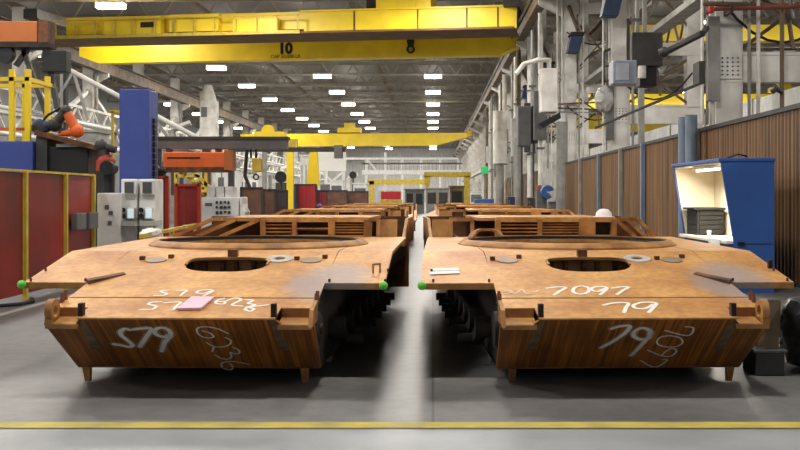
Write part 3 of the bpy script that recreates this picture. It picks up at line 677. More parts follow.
# white columns, pairs joined by cross beams
CX, CX2 = 7.45, 10.4
def column(mb, X, Y, w, z1):
    mb.box(X-w/2,X+w/2,Y-w/2,Y-w/2+.06,0,z1); mb.box(X-w/2,X+w/2,Y+w/2-.06,Y+w/2,0,z1); mb.box(X-.04,X+.04,Y-w/2+.06,Y+w/2-.06,0,z1)
yc = [28 + 16*k for k in range(17)]
for k, Y in enumerate(yc):
    near = k < 7
    t = thing('column_frame', '%s white double column frame of the right-hand row' % NTH[k], 'column frame', (CX, Y, 0), 0, 'column frames of the right row')
    m = MB(); column(m, CX, Y, .68, 15.4)
    for z in [v*1.35+.6 for v in range(11)]: m.box(CX-.30,CX+.30,Y-.36,Y-.33,z,z+.14)
    part(t, 'front_column', m, WHITE)
    m = MB(); column(m, CX2, Y, .60, 15.4); part(t, 'rear_column', m, WHITE)
    part(t, 'cross_beam', MB().box(CX+.1,CX2-.31 if k else CX2+2,Y-.33,Y-.25,4.62,5.3).box(CX-.1,CX2+.2 if k else CX2+2,Y-.36,Y,5.26,5.34).box(CX-.1,CX2+.2 if k else CX2+2,Y-.36,Y,4.58,4.66), WHITE)
    m = MB().box(CX+.1,CX2+.28,Y-.325,Y-.26,7.3,7.8).box(CX+.1,CX2+.28,Y-.325,Y-.26,11.6,12.2)
    part(t, 'upper_beam', m, WHITE)
    if near:
        m = MB()
        for zz in (5.4, 8.5):
            m.bar((CX+.3,Y-.1,zz),(CX2-.2,Y-.1,zz+1.8+(zz>8)),.09); m.bar((CX+.3,Y,zz+1.8+(zz>8)),(CX2-.2,Y,zz),.09)
        part(t, 'brace', m, BROWNB)
        pl = part(t, 'bolt_plate', MB().box(CX-.26,CX+.30,Y-.40,Y-.365,4.66,5.28), WHITE)
        m = MB()
        for i in range(4):
            for j in range(5): m.tube((CX-.19+i*.13,Y-.425,4.76+j*.105),(CX-.19+i*.13,Y-.398,4.76+j*.105),.022,n=6)
        part(pl, 'bolts', m, GREYD)
        rr = random.Random(k)
        for q in range(5):
            x = CX - .45 - .13*q if q < 3 else CX + .45 + .22*(q-3)
            z0 = 3.5 if q < 3 else 3.6
            part(t, 'conduit', MB().tube((x,Y-.42-.03*q,z0 if q else 0.0),(x,Y-.42-.03*q,rr.uniform(11,15)),rr.uniform(.03,.065)), GREYP if q % 2 else WHITE, smooth=True)
        for q in range(3):
            z = rr.uniform(5.6, 7.1); part(t, 'cross_pipe', MB().pipe([(CX-.7,Y-.50,z),(CX+1.4,Y-.50,z+rr.uniform(-.1,.1)),(CX+1.55,Y-.50,z-rr.uniform(.4,1.2))],rr.uniform(.03,.06)), [GREYD,BROWNB,GREYP][q], smooth=True)
        for z1 in (6.6, 10.6):
            yy = Y-.42; x0, x1 = CX-.2, CX2-.12; dz = rr.uniform(.5,1.1)
            part(t, 'cable', MB().pipe([(x0+(x1-x0)*i/8, yy, z1-dz+dz*((i-4)/4)**2) for i in range(9)], .035, 6), BLACK)
        part(t, 'junction_box', MB().box(CX-.62,CX-.30,Y-.62,Y-.42,rr.uniform(3.8,4.4),6.2), [GREYP,GREYM,WHITEC][k % 3], bev=.02)
    part(t, 'crane_bracket', MB().prism([(CX-.35,Y-.2,11.5),(CX-.35,Y-.2,12.4),(5.75,Y-.2,12.4),(5.75,Y-.2,12.15)], (0,.4,0)), WHITE)
    part(t, 'crane_bracket', MB().prism([(CX2+.35,Y-.2,11.5),(CX2+.35,Y-.2,12.4),(11.9,Y-.2,12.4),(11.9,Y-.2,12.15)], (0,.4,0)), WHITE)
# heaters with slanted hoods on the nearest frames
for k, (px, py, Y) in enumerate(((611,3,43.1),(574,43,59.0),(547,70,75.0),(526,92,91.0))):
    c = P(px, py, Y); s = 1.0
    t = thing('hanging_heater', '%s dark blue box hung high on the column row' % NTH[k], 'heater', (c.x, c.y, c.z), 0, 'dark blue boxes on the columns')
    part(t, 'body', MB().prism([(c.x-.40,c.y-.3,c.z-.55),(c.x+.25,c.y-.3,c.z-.55),(c.x+.45,c.y-.3,c.z+.35),(c.x-.2,c.y-.3,c.z+.35)], (0,.7,0)), BLUED, bev=.03)
    part(t, 'top_cap', MB().prism([(c.x-.3,c.y-.35,c.z+.35),(c.x+.5,c.y-.35,c.z+.35),(c.x+.55,c.y-.35,c.z+.55),(c.x-.2,c.y-.35,c.z+.55)], (0,.8,0)), BLACK)
    part(t, 'hanger', MB().bar((c.x+.2,c.y,c.z+.7),(CX-.1,Y+.6,c.z+2.1),.14), BROWNB)
# long runs along the aisle
RX = 6.05
t = thing('crane_runway', 'dark crane runway girder along the right side of the hall', 'runway girder', (RX, 160, 12.4))
part(t, 'girder', MB().box(RX-.06,RX+.06,20,318,12.45,13.5).box(RX-.28,RX+.28,20,318,12.4,12.47).box(RX-.28,RX+.28,20,318,13.48,13.56), BROWNB)
part(t, 'rail', MB().box(RX-.06,RX+.06,20,318,13.56,13.70), GREYD); part(t, 'conductor_bar', MB().box(RX-.55,RX-.47,20,318,12.75,12.85), BLACK)
t = thing('crane_runway', 'brown crane runway girder of the next bay behind the right columns', 'runway girder', (11.6, 160, 12.4))
part(t, 'girder', MB().box(11.54,11.66,20,318,12.45,13.5).box(11.3,11.9,20,318,12.4,12.47).box(11.3,11.9,20,318,13.48,13.56), BROWNB)
t = thing('crane_runway', 'dark crane runway girder along the left side of the hall', 'runway girder', (-28.7, 160, 12.4))
part(t, 'girder', MB().box(-28.76,-28.64,20,318,12.45,13.5).box(-29,-28.4,20,318,12.4,12.47).box(-29,-28.4,20,318,13.48,13.56), BROWNB)
t = LX = 11.4
t = thing('lattice_girder', 'brown lattice girder running along the rear columns at the upper right', 'girder', (LX, 80, 8.4))
m = MB().box(LX-.5,LX-.36,16,200,8.4,8.62).box(LX-.5,LX-.36,16,200,9.9,10.12); part(t, 'chord', m, BROWNB)
m = MB(); y = 16
while y < 198: m.bar((LX-.43,y,8.5),(LX-.43,y+1.5,10.0),.09); m.bar((LX-.43,y+1.5,10.0),(LX-.43,y+3,8.5),.09); y += 3
part(t, 'web_bars', m, BROWNB)
t = thing('cable_tray', 'grey cable tray running along the right columns above the brown curtain wall', 'cable tray', (8.4, 80, 7.8))
part(t, 'tray', MB().box(8.2,8.7,20,190,7.81,7.86).box(8.18,8.22,20,190,7.81,8.02).box(8.68,8.72,20,190,7.81,8.02), GREYP)
m = MB()
for x in (8.28,8.4,8.53): m.tube((x,20,7.92),(x,190,7.92),.05,n=6)
part(t, 'cables', m, BLACK)
t = thing('air_duct', 'long white duct behind the right columns beyond the curtain wall', 'duct', (14, 70, 5.2))
part(t, 'duct', MB().box(13.4,14.4,26,110,5.0,5.75), WHITEC, bev=.04)
m = MB()
for y in range(30,110,8): m.box(13.36,14.44,y,y+.12,4.96,5.79)
part(t, 'flanges', m, GREYP)
for y in range(34,110,16): part(t, 'stand', MB().box(13.8,14.0,y,y+.2,0,5.0), GREYP)

# grey control boxes hung from a pole near the second column
t = thing('hanging_control_box', 'large dark grey box hung on a pole at the upper right', 'control box', (5.9,30,4.7))
Y = 30.0
part(t, 'body', pbox(MB(),632,663,32,66,Y,.8), GREYD, bev=.03)
part(t, 'lower_box', pbox(MB(),640,657,66,86,Y+.1,.6), BLACK, bev=.02)
part(t, 'pole', MB().box(XX(638,Y),XX(641.5,Y),Y+.3,Y+.42,ZZ(33,Y),12.4).box(XX(645,Y),XX(649,Y),Y+.3,Y+.42,ZZ(33,Y),12.4), GREYP)
part(t, 'motor', MB().tube(P(642,78,Y-.05),P(642,66,Y-.05),.11,n=14), WHITE, smooth=True)
t = thing('hanging_light_box', 'blue-grey box beside the large dark grey box at the upper right', 'box', (5.0,30.4,4.6))
part(t, 'body', pbox(MB(),613,637,60,84,28.6,.7), mat('box_blue_grey',(150,160,176),.4), bev=.03)
part(t, 'arm', MB().bar(P(628,62,29.0),P(628,20,29.0),.08).bar(P(628,20,29.0),P(640,20,30.2),.08), GREYD)
part(t, 'panel', pbox(MB(),616,629,63,80,28.57,.03), mat('box_pale',(196,204,214),.35), 'pale panel')
t = thing('light_post', 'slim pale post standing behind the brown curtain wall', 'post', (XX(642,40),40,0))
part(t, 'post', MB().box(XX(639,40),XX(644.5,40),40,40.2,0,ZZ(84,40)), GREYP); part(t, 'base', MB().box(XX(637,40),XX(646.5,40),39.9,40.3,0,.04), GREYM)
t = thing('jib_boom', 'thin dark boom slanting up across the right columns', 'boom', (XX(650,26),26,3.8))
part(t, 'boom', MB().bar(P(595,128,33),P(701,83,25.6),.055), BLACK); part(t, 'end_block', MB().box(XX(697,25.4),XX(703,25.4),25.2,25.8,ZZ(84,25.4),ZZ(62,25.4)), GREYD)
t = thing('hinged_arm', 'thick dark jointed arm reaching from the near right column to the grey box', 'arm', tuple(P(682,44,27)))
part(t, 'link', MB().bar(P(664,53,28.5),P(703,33,26.6),.15,.13), BLACK, bev=.02); part(t, 'joint', MB().ball(P(664,52,28.5),.14), GREYD); part(t, 'bracket', MB().bar(P(703,33,26.6),(6.80,27.3,5.9),.1), GREYD)
t = thing('plastic_bag', 'grey plastic bag bundle hung between the right columns', 'bag', tuple(P(604,100,43.3)))
m = MB().ball(P(604,99,43.3),.44,18,14,.85,.8,1.15)
for v in m.v: v += Vector((random.uniform(-.05,.05),random.uniform(-.05,.05),random.uniform(-.05,.05)))
part(t, 'bag', m, TARP, smooth=True); part(t, 'rope', MB().tube(P(604,90,43.3),P(604,52,43.3),.03).bar(P(604,52,43.3),(6.98,43.3,7.5),.1), GREYD)
t = thing('air_unit', 'white air unit with dark hood on the second column frame', 'air unit', tuple(P(549,96,52)))
part(t, 'body', pbox(MB(),541,558,68,112,52,1.2), WHITE, bev=.05); part(t, 'hood', MB().prism([P(538,124,51.8),P(560,112,51.8),P(561,118,51.8),P(543,128,51.8)],(0,1.3,0)), BLACK)
part(t, 'vent_pipe', MB().pipe([P(516,74,52),P(524,64,52),P(538,60,52),P(549,60,52.4),P(549,70,52.4)],.11), WHITE, smooth=True)
t = thing('dust_collector', 'dark grey tall box unit hung on the third column frame', 'dust collector', tuple(P(527,135,66)))
part(t, 'body', pbox(MB(),518,531,106,146,66,1.4), GREYM, bev=.05); part(t, 'door', pbox(MB(),531.5,538,106,143,66.2,1.2), BLACK)
part(t, 'legs', MB().box(6.0,6.1,66.2,66.3,0,5).box(5.3,5.4,66.2,66.3,0,5), GREYD)
t = thing('filter_drum', 'white cylinder drum standing behind the green signal', 'drum', (XX(500,84),84,0))
part(t, 'drum', MB().tube((XX(500,84),84,4.2),(XX(500,84),84,8.2),.55,n=20), WHITE, smooth=True); part(t, 'leg_frame', MB().tube((XX(500,84),84,0),(XX(500,84),84,4.2),.3,n=14), GREYP)
t = thing('green_signal', 'bright green sign panel on the right columns', 'sign', tuple(P(484,174,88)))
part(t, 'panel', pbox(MB(),481,488.5,166.5,174,88,.25), GREENL, bev=.05); part(t, 'post', MB().box(XX(484,88.3),XX(485.5,88.3),88.25,88.4,0,ZZ(167,88)), GREYP)
t = thing('hose_reel_stand', 'blue and red equipment stand at the end of the brown curtain wall', 'stand', (XX(546,56),55,0))
part(t, 'cabinet', pbox(MB(),537,547,191,None,55,.8), GREYM); part(t, 'blue_drum', MB().lathe([(.05,-.3),(.32,-.3),(.36,.3),(.05,.3)],P(547.5,192,54.6),20,'y',PI*.1,PI*1.7), mat('bright_blue',(52,92,150),.5), smooth=True)
part(t, 'red_cap', MB().box(XX(537,55.2),XX(542,55.2),55.2,55.6,ZZ(191,55),ZZ(185,55)), mat('dull_red',(150,84,74),.6), smooth=False, bev=.05)
single('blue_bin', 'blue steel bin on the floor near the far right curtain wall', 'bin', pbox(MB(),475,494,199,None,72,2), mat('bin_blue',(50,90,150),.5), bev=.05)
for k, Y in enumerate((63, 69.5, 72.5, 79, 83, 89, 95, 101, 104.5, 115, 121, 131)):
    x = 6.28 + .12*((k*7) % 3 - 1); rr = random.Random(k+50)
    t = thing('downpipe', '%s pale downpipe standing close before the right-hand column row' % NTH[k], 'pipe', (x,Y,0), 0, 'downpipes of the right columns')
    part(t, 'pipe', MB().tube((x,Y,0),(x,Y,12.2),rr.uniform(.09,.2),n=12), [WHITE,GREYP,WHITE,BROWNB][k % 4], smooth=True)
    for z in (4.4, 8.6): part(t, 'clamp', MB().box(x-.22,x+.22,Y-.22,Y+.22,z,z+.1), GREYM)
    if k % 2 == 0: part(t, 'valve_box', MB().box(x-.42,x+.30,Y-.5,Y-.1,rr.uniform(4.5,6),rr.uniform(6.8,8.2)), [GREYM,WHITEC,GREYD][k % 3], bev=.03)
t = thing('sprinkler_pipe', 'red-brown sprinkler pipe with a red valve across the near right column', 'pipe', (8.2,27.1,6.4))
rp = mat('pipe_red_brown', (124,56,46), .5, var=.2)
part(t, 'pipe', MB().pipe([P(706,13,27),P(716,9,27),P(760,8,27),P(812,6,27)], .05), rp, smooth=True)
part(t, 'valve', MB().box(XX(709,26.9),XX(714,26.9),26.85,27.0,ZZ(13,26.9),ZZ(6,26.9)), REDB, 'red valve', bev=.02)
part(t, 'clip', MB().box(XX(730,27),XX(733,27),26.95,27.62,ZZ(10,27)-.06,ZZ(6,27)), GREYD)
t = thing('wall_pipe', 'dark vertical pipe crossing the bolted beam at the right edge', 'pipe', (XX(782,27.2),27.2,0))
part(t, 'pipe', MB().tube((XX(782,27.2),27.2,0),(XX(782,27.2),27.2,7.7),.055), BROWNB, smooth=True); part(t, 'elbow', MB().pipe([P(782,92,27.1),P(776,88,27.05),P(772,92,27.05)],.07), GREYD)
r8 = random.Random(21)
t = thing('side_catwalk', 'white railed catwalk at mid height along the far right columns', 'catwalk', (6.6,150,4.9))
part(t, 'deck', MB().box(5.95,6.62,134,230,4.7,4.85), WHITE); part(t, 'hand_rail', MB().box(5.95,6.02,134,230,5.9,5.98).box(5.95,6.02,134,230,5.35,5.41), WHITE)
for i in range(17): part(t, 'rail_post', MB().box(5.95,6.03,134+6*i,134.12+6*i,4.85,5.95), WHITE)
for y in (140,172,204): part(t, 'leg', MB().box(6.2,6.5,y,y+.3,0,4.7), WHITE)
shelf = [(474,482,197,128),(500,508,193,120),(508,515,197,68),(528,535,198,64),(549,556,202,53)]
for k, (a, b, py, Y) in enumerate(shelf):
    t = thing('floor_cabinet', '%s dark floor cabinet along the far right curtain wall, counting away from the end' % NTH[k], 'cabinet', (XX((a+b)/2,Y),Y,0), 0, 'floor cabinets on the right')
    part(t, 'body', pbox(MB(),a,b,py,None,Y,.8), [GREYM,GREYD,BLUED,GREYD,GREYM][k], bev=.03); part(t, 'top', pbox(MB(),a-.5,b+.5,py-.6,py,Y-.05,.9), GREYP); part(t, 'handle', pbox(MB(),a+1,a+1.6,py+3,py+6,Y-.04,.04), GREYP)
t = thing('floor_hose', 'black hose lying on the floor by the red screen at the left edge', 'hose', (-6.5,16.8,0))
part(t, 'hose', MB().pipe([(-6.9+.06*i, 16.4+.16*i, .03) for i in range(4)]+[(-6.45,17.2,.03),(-6.4,17.6,.03),(-6.55,18.0,.03)], .028), BLACK, smooth=True); part(t, 'coupling', MB().tube((-6.56,17.98,.035),(-6.62,18.12,.035),.033), STEELG)
#@@LEFT@@
# ------------------------------------------------------------------ left side
SX = -6.75
t = thing('welding_screen', 'dark red curtain screen with yellow posts and top rail at the left edge', 'screen', (SX, 18.5, 0))
ys = [13.6, 15.9, 18.2, 20.2, 21.85]
for a, b in zip(ys, ys[1:]):
    m = MB(); n = 1; st = (b-a-.12)/n
    for i in range(n):
        y = a+.06+st*i; y2 = y+st+.0; dx = .0
        m.box(SX-.03+dx, SX-.015+dx, y, y+st, .10, 2.10)
    part(t, 'red_curtain', m, RED)
for y in ys: part(t, 'post', MB().box(SX-.04,SX+.04,y-.045,y+.045,0,2.14), YELD)
part(t, 'top_rail', MB().box(SX-.035,SX+.035,13.6,21.85,2.11,2.15), YELD)
for y in (20.35, 21.1): part(t, 'junction_box', MB().box(SX+.05,SX+.17,y,y+.55,1.08,1.40), GREYM, 'grey electrical box', bev=.02)
# control station
t = thing('control_station', 'white control station with two hooded monitors beside the red screen', 'control station', (-6.1, 22.4, 0))
Y = 22.2
part(t, 'side_cabinet', pbox(MB(),97,121,193,None,21.95,.7), WHITEC, 'tall plain white cabinet', bev=.02)
m = MB()
for (px, py) in ((107,207),(111,213),(110,223)): m.box(XX(px-2,21.95),XX(px+2,21.95),21.93,21.96,ZZ(py+2,21.95),ZZ(py-2,21.95))
part(t, 'label_plate', m, GREYM)
for (a, b) in ((122,137),(140,155)):
    part(t, 'tower', pbox(MB(),a-1,b,179,None,22.3,.7), WHITEC, bev=.02)
    mo = part(t, 'monitor', pbox(MB(),a,b-1,179.5,195,22.18,.12), WHITEC, bev=.03)
    part(mo, 'screen', pbox(MB(),a+2.5,b-3.5,182,193,22.16,.02), SCREENM)
    ts = part(t, 'touch_screen', pbox(MB(),a+4,b-2.5,207.5,219.5,22.15,.15), WHITEC, bev=.02)
    part(ts, 'display', pbox(MB(),a+5.5,b-3.5,209,218,22.13,.02), SCREENL)
    part(t, 'console', MB().prism([P(a-.5,221,22.0),P(b,221,22.0),P(b,226,21.8),P(a-.5,226,21.8)],(0,.6,0)), GREYP)
    m = MB()
    for py in (210,216): m.tube(P(a+1,py,22.3),P(a+1,py,22.05),.05,n=10)
    part(t, 'joystick', m, BLACK)
m = MB(); 
for i in range(9): m.ball(P(119+.7*math.sin(i*2), 216+5*i, 22.1), .07, 8, 6)
part(t, 'cable', m, BLACK, 'black cable bundle')
t = thing('handrail', 'yellow pipe handrail before the white control station', 'handrail', (-4.78,20,0))
part(t, 'top_rail', MB().bar((-4.62,17.4,1.08),(-4.92,22.8,1.12),.06), YELD)
for y in (17.5,20.1,22.7): x=-4.62-.3*(y-17.4)/5.4; part(t, 'post', MB().bar((x,y,0),(x,y,1.09),.06), YELD)
part(t, 'mid_rail', MB().bar((-4.62,17.4,.55),(-4.92,22.8,.57),.05), YELD)
m = MB().ball((-4.72,18.4,1.10),.12,16,10,1,4.6,.55)
for v in m.v: v += Vector((random.uniform(-.02,.02),0,random.uniform(-.03,.03)))
single('rag', 'white crumpled rag draped on the yellow handrail', 'rag', m, PAPER, smooth=True)
t = thing('handrail', 'yellow handrail slanting beside the white robot controller', 'handrail', (-4.5,27,0))
part(t, 'top_rail', MB().bar((-4.9,26.2,1.02),(-4.15,28.2,1.16),.06), YELD); part(t, 'post', MB().bar((-4.2,28.1,0),(-4.2,28.1,1.14),.06), YELD); part(t, 'post', MB().bar((-4.85,26.3,0),(-4.85,26.3,1.02),.06), YELD)
# red screens beyond the station
def screen(px0, px1, pyt, Y, mp_, mf, label, name='curtain_screen', group=None, n=4):
    x0, x1 = XX(px0,Y), XX(px1,Y); z1 = ZZ(pyt,Y)
    t = thing(name, label, 'screen', ((x0+x1)/2,Y,0))
    m = MB(); k = max(3,int((x1-x0)/.25)); st = (x1-x0)/k
    for i in range(k): m.box(x0+st*i, x0+st*(i+1), Y+.03+.03*(i%2), Y+.05+.03*(i%2), .08, z1-.05)
    part(t, 'curtain', m, mp_)
    for x in (x0, x1): part(t, 'post', MB().box(x-.04,x+.04,Y-.02,Y+.08,0,z1), mf)
    part(t, 'top_rail', MB().box(x0,x1,Y-.02,Y+.08,z1-.06,z1), mf)
    return t
RED2 = mat('screen_red', (150,44,38), .5, var=.2, scale=1.5)
screen(133,167,176,25,RED2,mat('orange_frame',(190,66,36),.5),'brownish red screen right behind the white control station')
screen(176,199,184,27,RED2,MATS['orange_frame'],'red screen in an orange frame left of the white robot controller')
m = MB().ball(P(155,171,25.2),.26,18,10,1.0,.8,.5)
for v in m.v: v += Vector((random.uniform(-.03,.03),random.uniform(-.03,.03),random.uniform(-.03,.03)))
single('cable_coil', 'black cable pile lying on top of the brownish red screen', 'cable coil', m, BLACK, smooth=True)
BC1 = mat('screen_brown',(122,82,58),.5,rgb2=(88,60,46),scale=2); 
screen(241,262,187,44,BC1,GREYD,'brown screen right of the white robot controller, first of three')
screen(263,275,189,46,BC1,GREYD,'brown screen right of the white robot controller, second of three')
screen(276,287,190,47,mat('screen_plum',(84,66,72),.5),GREYD,'plum-grey screen right of the brown screens, third of three')
screen(286,297,184,58,mat('screen_blue',(66,74,124),.5),GREYD,'narrow blue curtain next to the bright red curtain')
screen(298,316,184,58.5,mat('curtain_bright_red',(186,36,44),.45),GREYD,'bright red curtain under the tapered yellow gantry support')
screen(317,327,190,59,mat('curtain_deep_red',(150,40,46),.45),GREYD,'shorter red curtain right of the bright red curtain')
screen(325,347,190,75,BC1,GREYD,'brown screen beyond the red curtains, wider one')
screen(348,368,191,76,BC1,GREYD,'brown screen beyond the red curtains, one further along')
t = thing('purple_bundle', 'purple-blue wrapped part at the foot of the red curtain', 'bundle', (XX(320,57),57,0))
part(t, 'stand', MB().box(XX(316,57),XX(323,57),57,57.5,0,.72), GREYD); part(t, 'bundle', MB().ball(P(319.5,210,57.2),.24,14,10,.9,.9,1.4), mat('purple_cloth',(92,66,160),.6), smooth=True)
# robot controller
t = thing('robot_controller', 'white robot controller with white boxes on its top', 'controller', (XX(221,30),30,0))
part(t, 'body', pbox(MB(),201,241,197,None,30,1.1), WHITEC, bev=.03)
part(t, 'slanted_wing', MB().prism([P(239,200,30),P(245,212,30),P(243,222,30),P(239,222,30)],(0,.8,0)), WHITEC)
m = MB(); r_ = random.Random(3)
for i in range(12): a=216+4*(i%4); b=201+5*(i//4); m.box(XX(a,30),XX(a+r_.uniform(1.5,3),30),29.94,30,ZZ(b+r_.uniform(2,3.6),30),ZZ(b,30))
part(t, 'instrument', m, GREYD, 'dark gauges and switches')
for i in range(3): part(t, 'top_box', pbox(MB(),207+9*i,215+9*i,186.5,197,30.1,.6), WHITEC, bev=.02)
part(t, 'vent', pbox(MB(),205,212,203,206,29.98,.03), GREYM)
part(t, 'mast', MB().box(XX(210,30.8),XX(211,30.8),30.8,30.85,2,3.1).box(XX(221,30.8),XX(222,30.8),30.8,30.85,2,3.2), GREYP)
# blue gantry mast with boom
t = thing('gantry_mast', 'tall dark blue rectangular mast behind the control station', 'mast', (-6.5,24.3,0))
part(t, 'mast', MB().box(XX(119,24),XX(149,24),24,24.8,0,ZZ(89,24)), BLUE, bev=.03)
part(t, 'cap', MB().box(XX(121,24),XX(147,24),24.1,24.7,ZZ(89,24),ZZ(87,24)), GREYD)
m = MB()
for i in range(12): m.box(XX(151,24.4),XX(156,24.4),24.3,24.5,1.9+i*.13,2.0+i*.13)
part(t, 'energy_chain', m, BLACK)
t = thing('manipulator_boom', 'grey horizontal boom with an orange carriage below it right of the blue mast', 'boom', (XX(220,30),30,2.6))
Y = 30.
part(t, 'beam', pbox(MB(),155,287,139,149,Y,.35), GREYM, bev=.01)
part(t, 'top_plate', pbox(MB(),153,288,136.5,139.5,Y-.05,.45), GREYD)
ca = part(t, 'carriage', pbox(MB(),163,229,152,170,Y-.35,.8), ORANGE, 'orange carriage', bev=.03)
part(ca, 'stripe', pbox(MB(),167,200,157,158.6,Y-.37,.02).add([],[]), TEXTD, 'dark stripe')
part(ca, 'lower_lip', pbox(MB(),161,226,167,172,Y-.38,.7), RUSTD); part(ca, 'end_plate', pbox(MB(),224,230,150,170,Y-.42,.9), ORANGEB)
part(t, 'hanger', pbox(MB(),166,170,148,153,Y,.3), GREYD); part(t, 'hanger', pbox(MB(),215,219,148,153,Y,.3), GREYD)
part(t, 'leg', pbox(MB(),153,159,139,None,Y+.05,.3), GREYD)
t = thing('second_boom', 'dark rail boom ending right of the yellow gantry post', 'boom', (XX(290,36),36,3.1))
part(t, 'beam', pbox(MB(),228,345,147.5,151.5,36,.4), GREYD); part(t, 'trolley', pbox(MB(),334,342,145,158,35.95,.5), GREYM); part(t, 'leg', pbox(MB(),228,233,151,None,36.05,.3), GREYD)
t = thing('hoist_block', 'yellow hoist block hanging below the grey boom', 'hoist', tuple(P(257,170,30.1)))
part(t, 'block', pbox(MB(),252,261,158,172,30.0,.3), YELD, bev=.03); part(t, 'hook', MB().lathe([(.05,-.02),(.09,-.02),(.09,.02),(.05,.02)],P(256,177,30.15),16,'y'), BLACK)
part(t, 'chain', MB().tube(P(251,158,30.15),P(251,148,30.15),.03).tube(P(256,158,30.15),P(256,149,30.15),.03), BLACK); part(t, 'arm', MB().pipe([P(247,150,30.15),P(245,176,30.15),P(250,188,30.15)],.05), GREYD)
# yellow stair frame under the carriage
t = thing('access_frame', 'yellow access steps frame below the orange carriage', 'steps', (XX(190,34),34,0))
m = MB()
for (a, b) in (((176,168),(206,168)),((176,168),(176,183)),((206,168),(206,206)),((180,168),(206,196)),((188,166),(212,190)),((176,176),(200,176))): m.bar(P(*a,34),P(*b,34),.10)
part(t, 'frame', m, YELD)
for px in (176,206): part(t, 'leg', MB().box(XX(px,34)-.05,XX(px,34)+.05,34,34.1,0,2.5), YELD)
m = MB()
for i in range(5): m.bar(P(181+5*i,171+5*i,33.9),P(189+5*i,171+5*i,33.9),.08)
part(t, 'treads', m, YELD)
# blue machine with yellow cage
t = thing('blue_machine', 'blue machine housing carrying a yellow open cage at the left edge', 'machine', (-10.6,26.6,0))
part(t, 'body', MB().box(-12.2,XX(33,26),26,28,0,ZZ(141,26)), BLUE, bev=.03)
for (px, yy) in ((-20,26.2),(8,26.2),(24,26.2),(-4,27.8),(20,27.8)): part(t, 'cage_post', MB().box(XX(px,26)-.06,XX(px,26)+.06,yy,yy+.12,ZZ(141,26),ZZ(68,26)), YEL)
part(t, 'cage_rail', MB().box(-11,XX(26,26),26.2,26.32,ZZ(80,26),ZZ(76,26)).box(-11,XX(26,26),27.8,27.92,ZZ(80,26),ZZ(76,26)).box(XX(22,26),XX(26,26),26.2,27.9,ZZ(80,26),ZZ(76,26)), YEL)
part(t, 'red_bar', MB().box(-11.2,XX(22,26),26.6,26.7,ZZ(129,26),ZZ(126,26)), ORANGE)
t = thing('positioner_table', 'black machine with a tilted dark table top above the red screen', 'machine', (-8.4,26,0))
Y = 26
part(t, 'table_top', MB().prism([P(34,130,Y),P(95,145,Y),P(95,150,Y),P(34,135,Y)],(0,1.4,0)), RUSTD)
part(t, 'body', pbox(MB(),46,88,147,None,Y+.2,1.1), BLACK, bev=.03); part(t, 'column', pbox(MB(),36,47,136,None,Y+.1,1.2), GREYD)
part(t, 'steel_strip', pbox(MB(),56,80,144,147,Y+.1,.1), STEELG); part(t, 'brace', MB().bar(P(86,150,Y+.3),P(86,172,Y+.3),.1).bar(P(84,165,Y+.3),P(93,150,Y+.3),.08), GREYD)  # the strip is plain grey steel below the table top
t = thing('welding_robot', 'orange and dark welding robot lying over the black machine', 'robot', tuple(P(62,138,26.6)))
y=26.5
part(t, 'base', MB().tube(P(41,131.5,y),P(41,126,y),.22,n=16), GREYD, smooth=True)
part(t, 'lower_arm', MB().tube(P(40,128,y),P(55,124,y),.16,.12,14).ball(P(40,127,y),.2), BLUED, smooth=True)
part(t, 'upper_arm', MB().tube(P(55,125,y),P(66,110,y),.13,.10,14).ball(P(55,125,y),.17).ball(P(66,111,y),.14), GREYD, smooth=True)
part(t, 'fore_arm', MB().tube(P(66,111,y),P(77,131,y),.12,.13,14).ball(P(77,131,y),.17), ORANGE, 'orange forearm', smooth=True)
part(t, 'wrist', MB().tube(P(77,131,y),P(62,134,y),.12,.06,12).tube(P(62,134,y),P(55,136,y),.03,n=8), ORANGE, smooth=True)
part(t, 'hose', MB().pipe([P(40,124,y),P(48,115,y),P(60,108,y),P(68,108,y)],.03), BLACK)
t = thing('welding_robot', 'dark orange robot with a black drive left of the blue mast', 'robot', (XX(108,25),25,0))
y=25.3
part(t, 'pedestal', MB().tube((XX(106,y),y,0),(XX(106,y),y,ZZ(170,y)),.2,n=14), GREYD)
part(t, 'shoulder', MB().ball(P(106,162,y),.2,16,12).tube(P(106,171,y),P(106,160,y),.22,n=14), mat('robot_dark_orange',(176,66,40),.5), smooth=True)
part(t, 'drive', MB().lathe([(0,-.2),(.16,-.2),(.16,.2),(0,.2)],P(109,168,y-.2),18,'y'), BLACK, smooth=True)
part(t, 'arm', MB().tube(P(106,160,y),P(101,146,y),.14,.11,14).ball(P(101,146,y),.16).tube(P(101,146,y),P(116,150,y),.1,.08), GREYD, smooth=True)
t = thing('upright_stand', 'small yellow upright stand just left of the blue mast', 'frame', (XX(113,29),29,0))
part(t, 'post', pbox(MB(),111,113.5,111,None,29,.08), YELD); part(t, 'arm', pbox(MB(),109,119,110,113,29,.08), YELD)
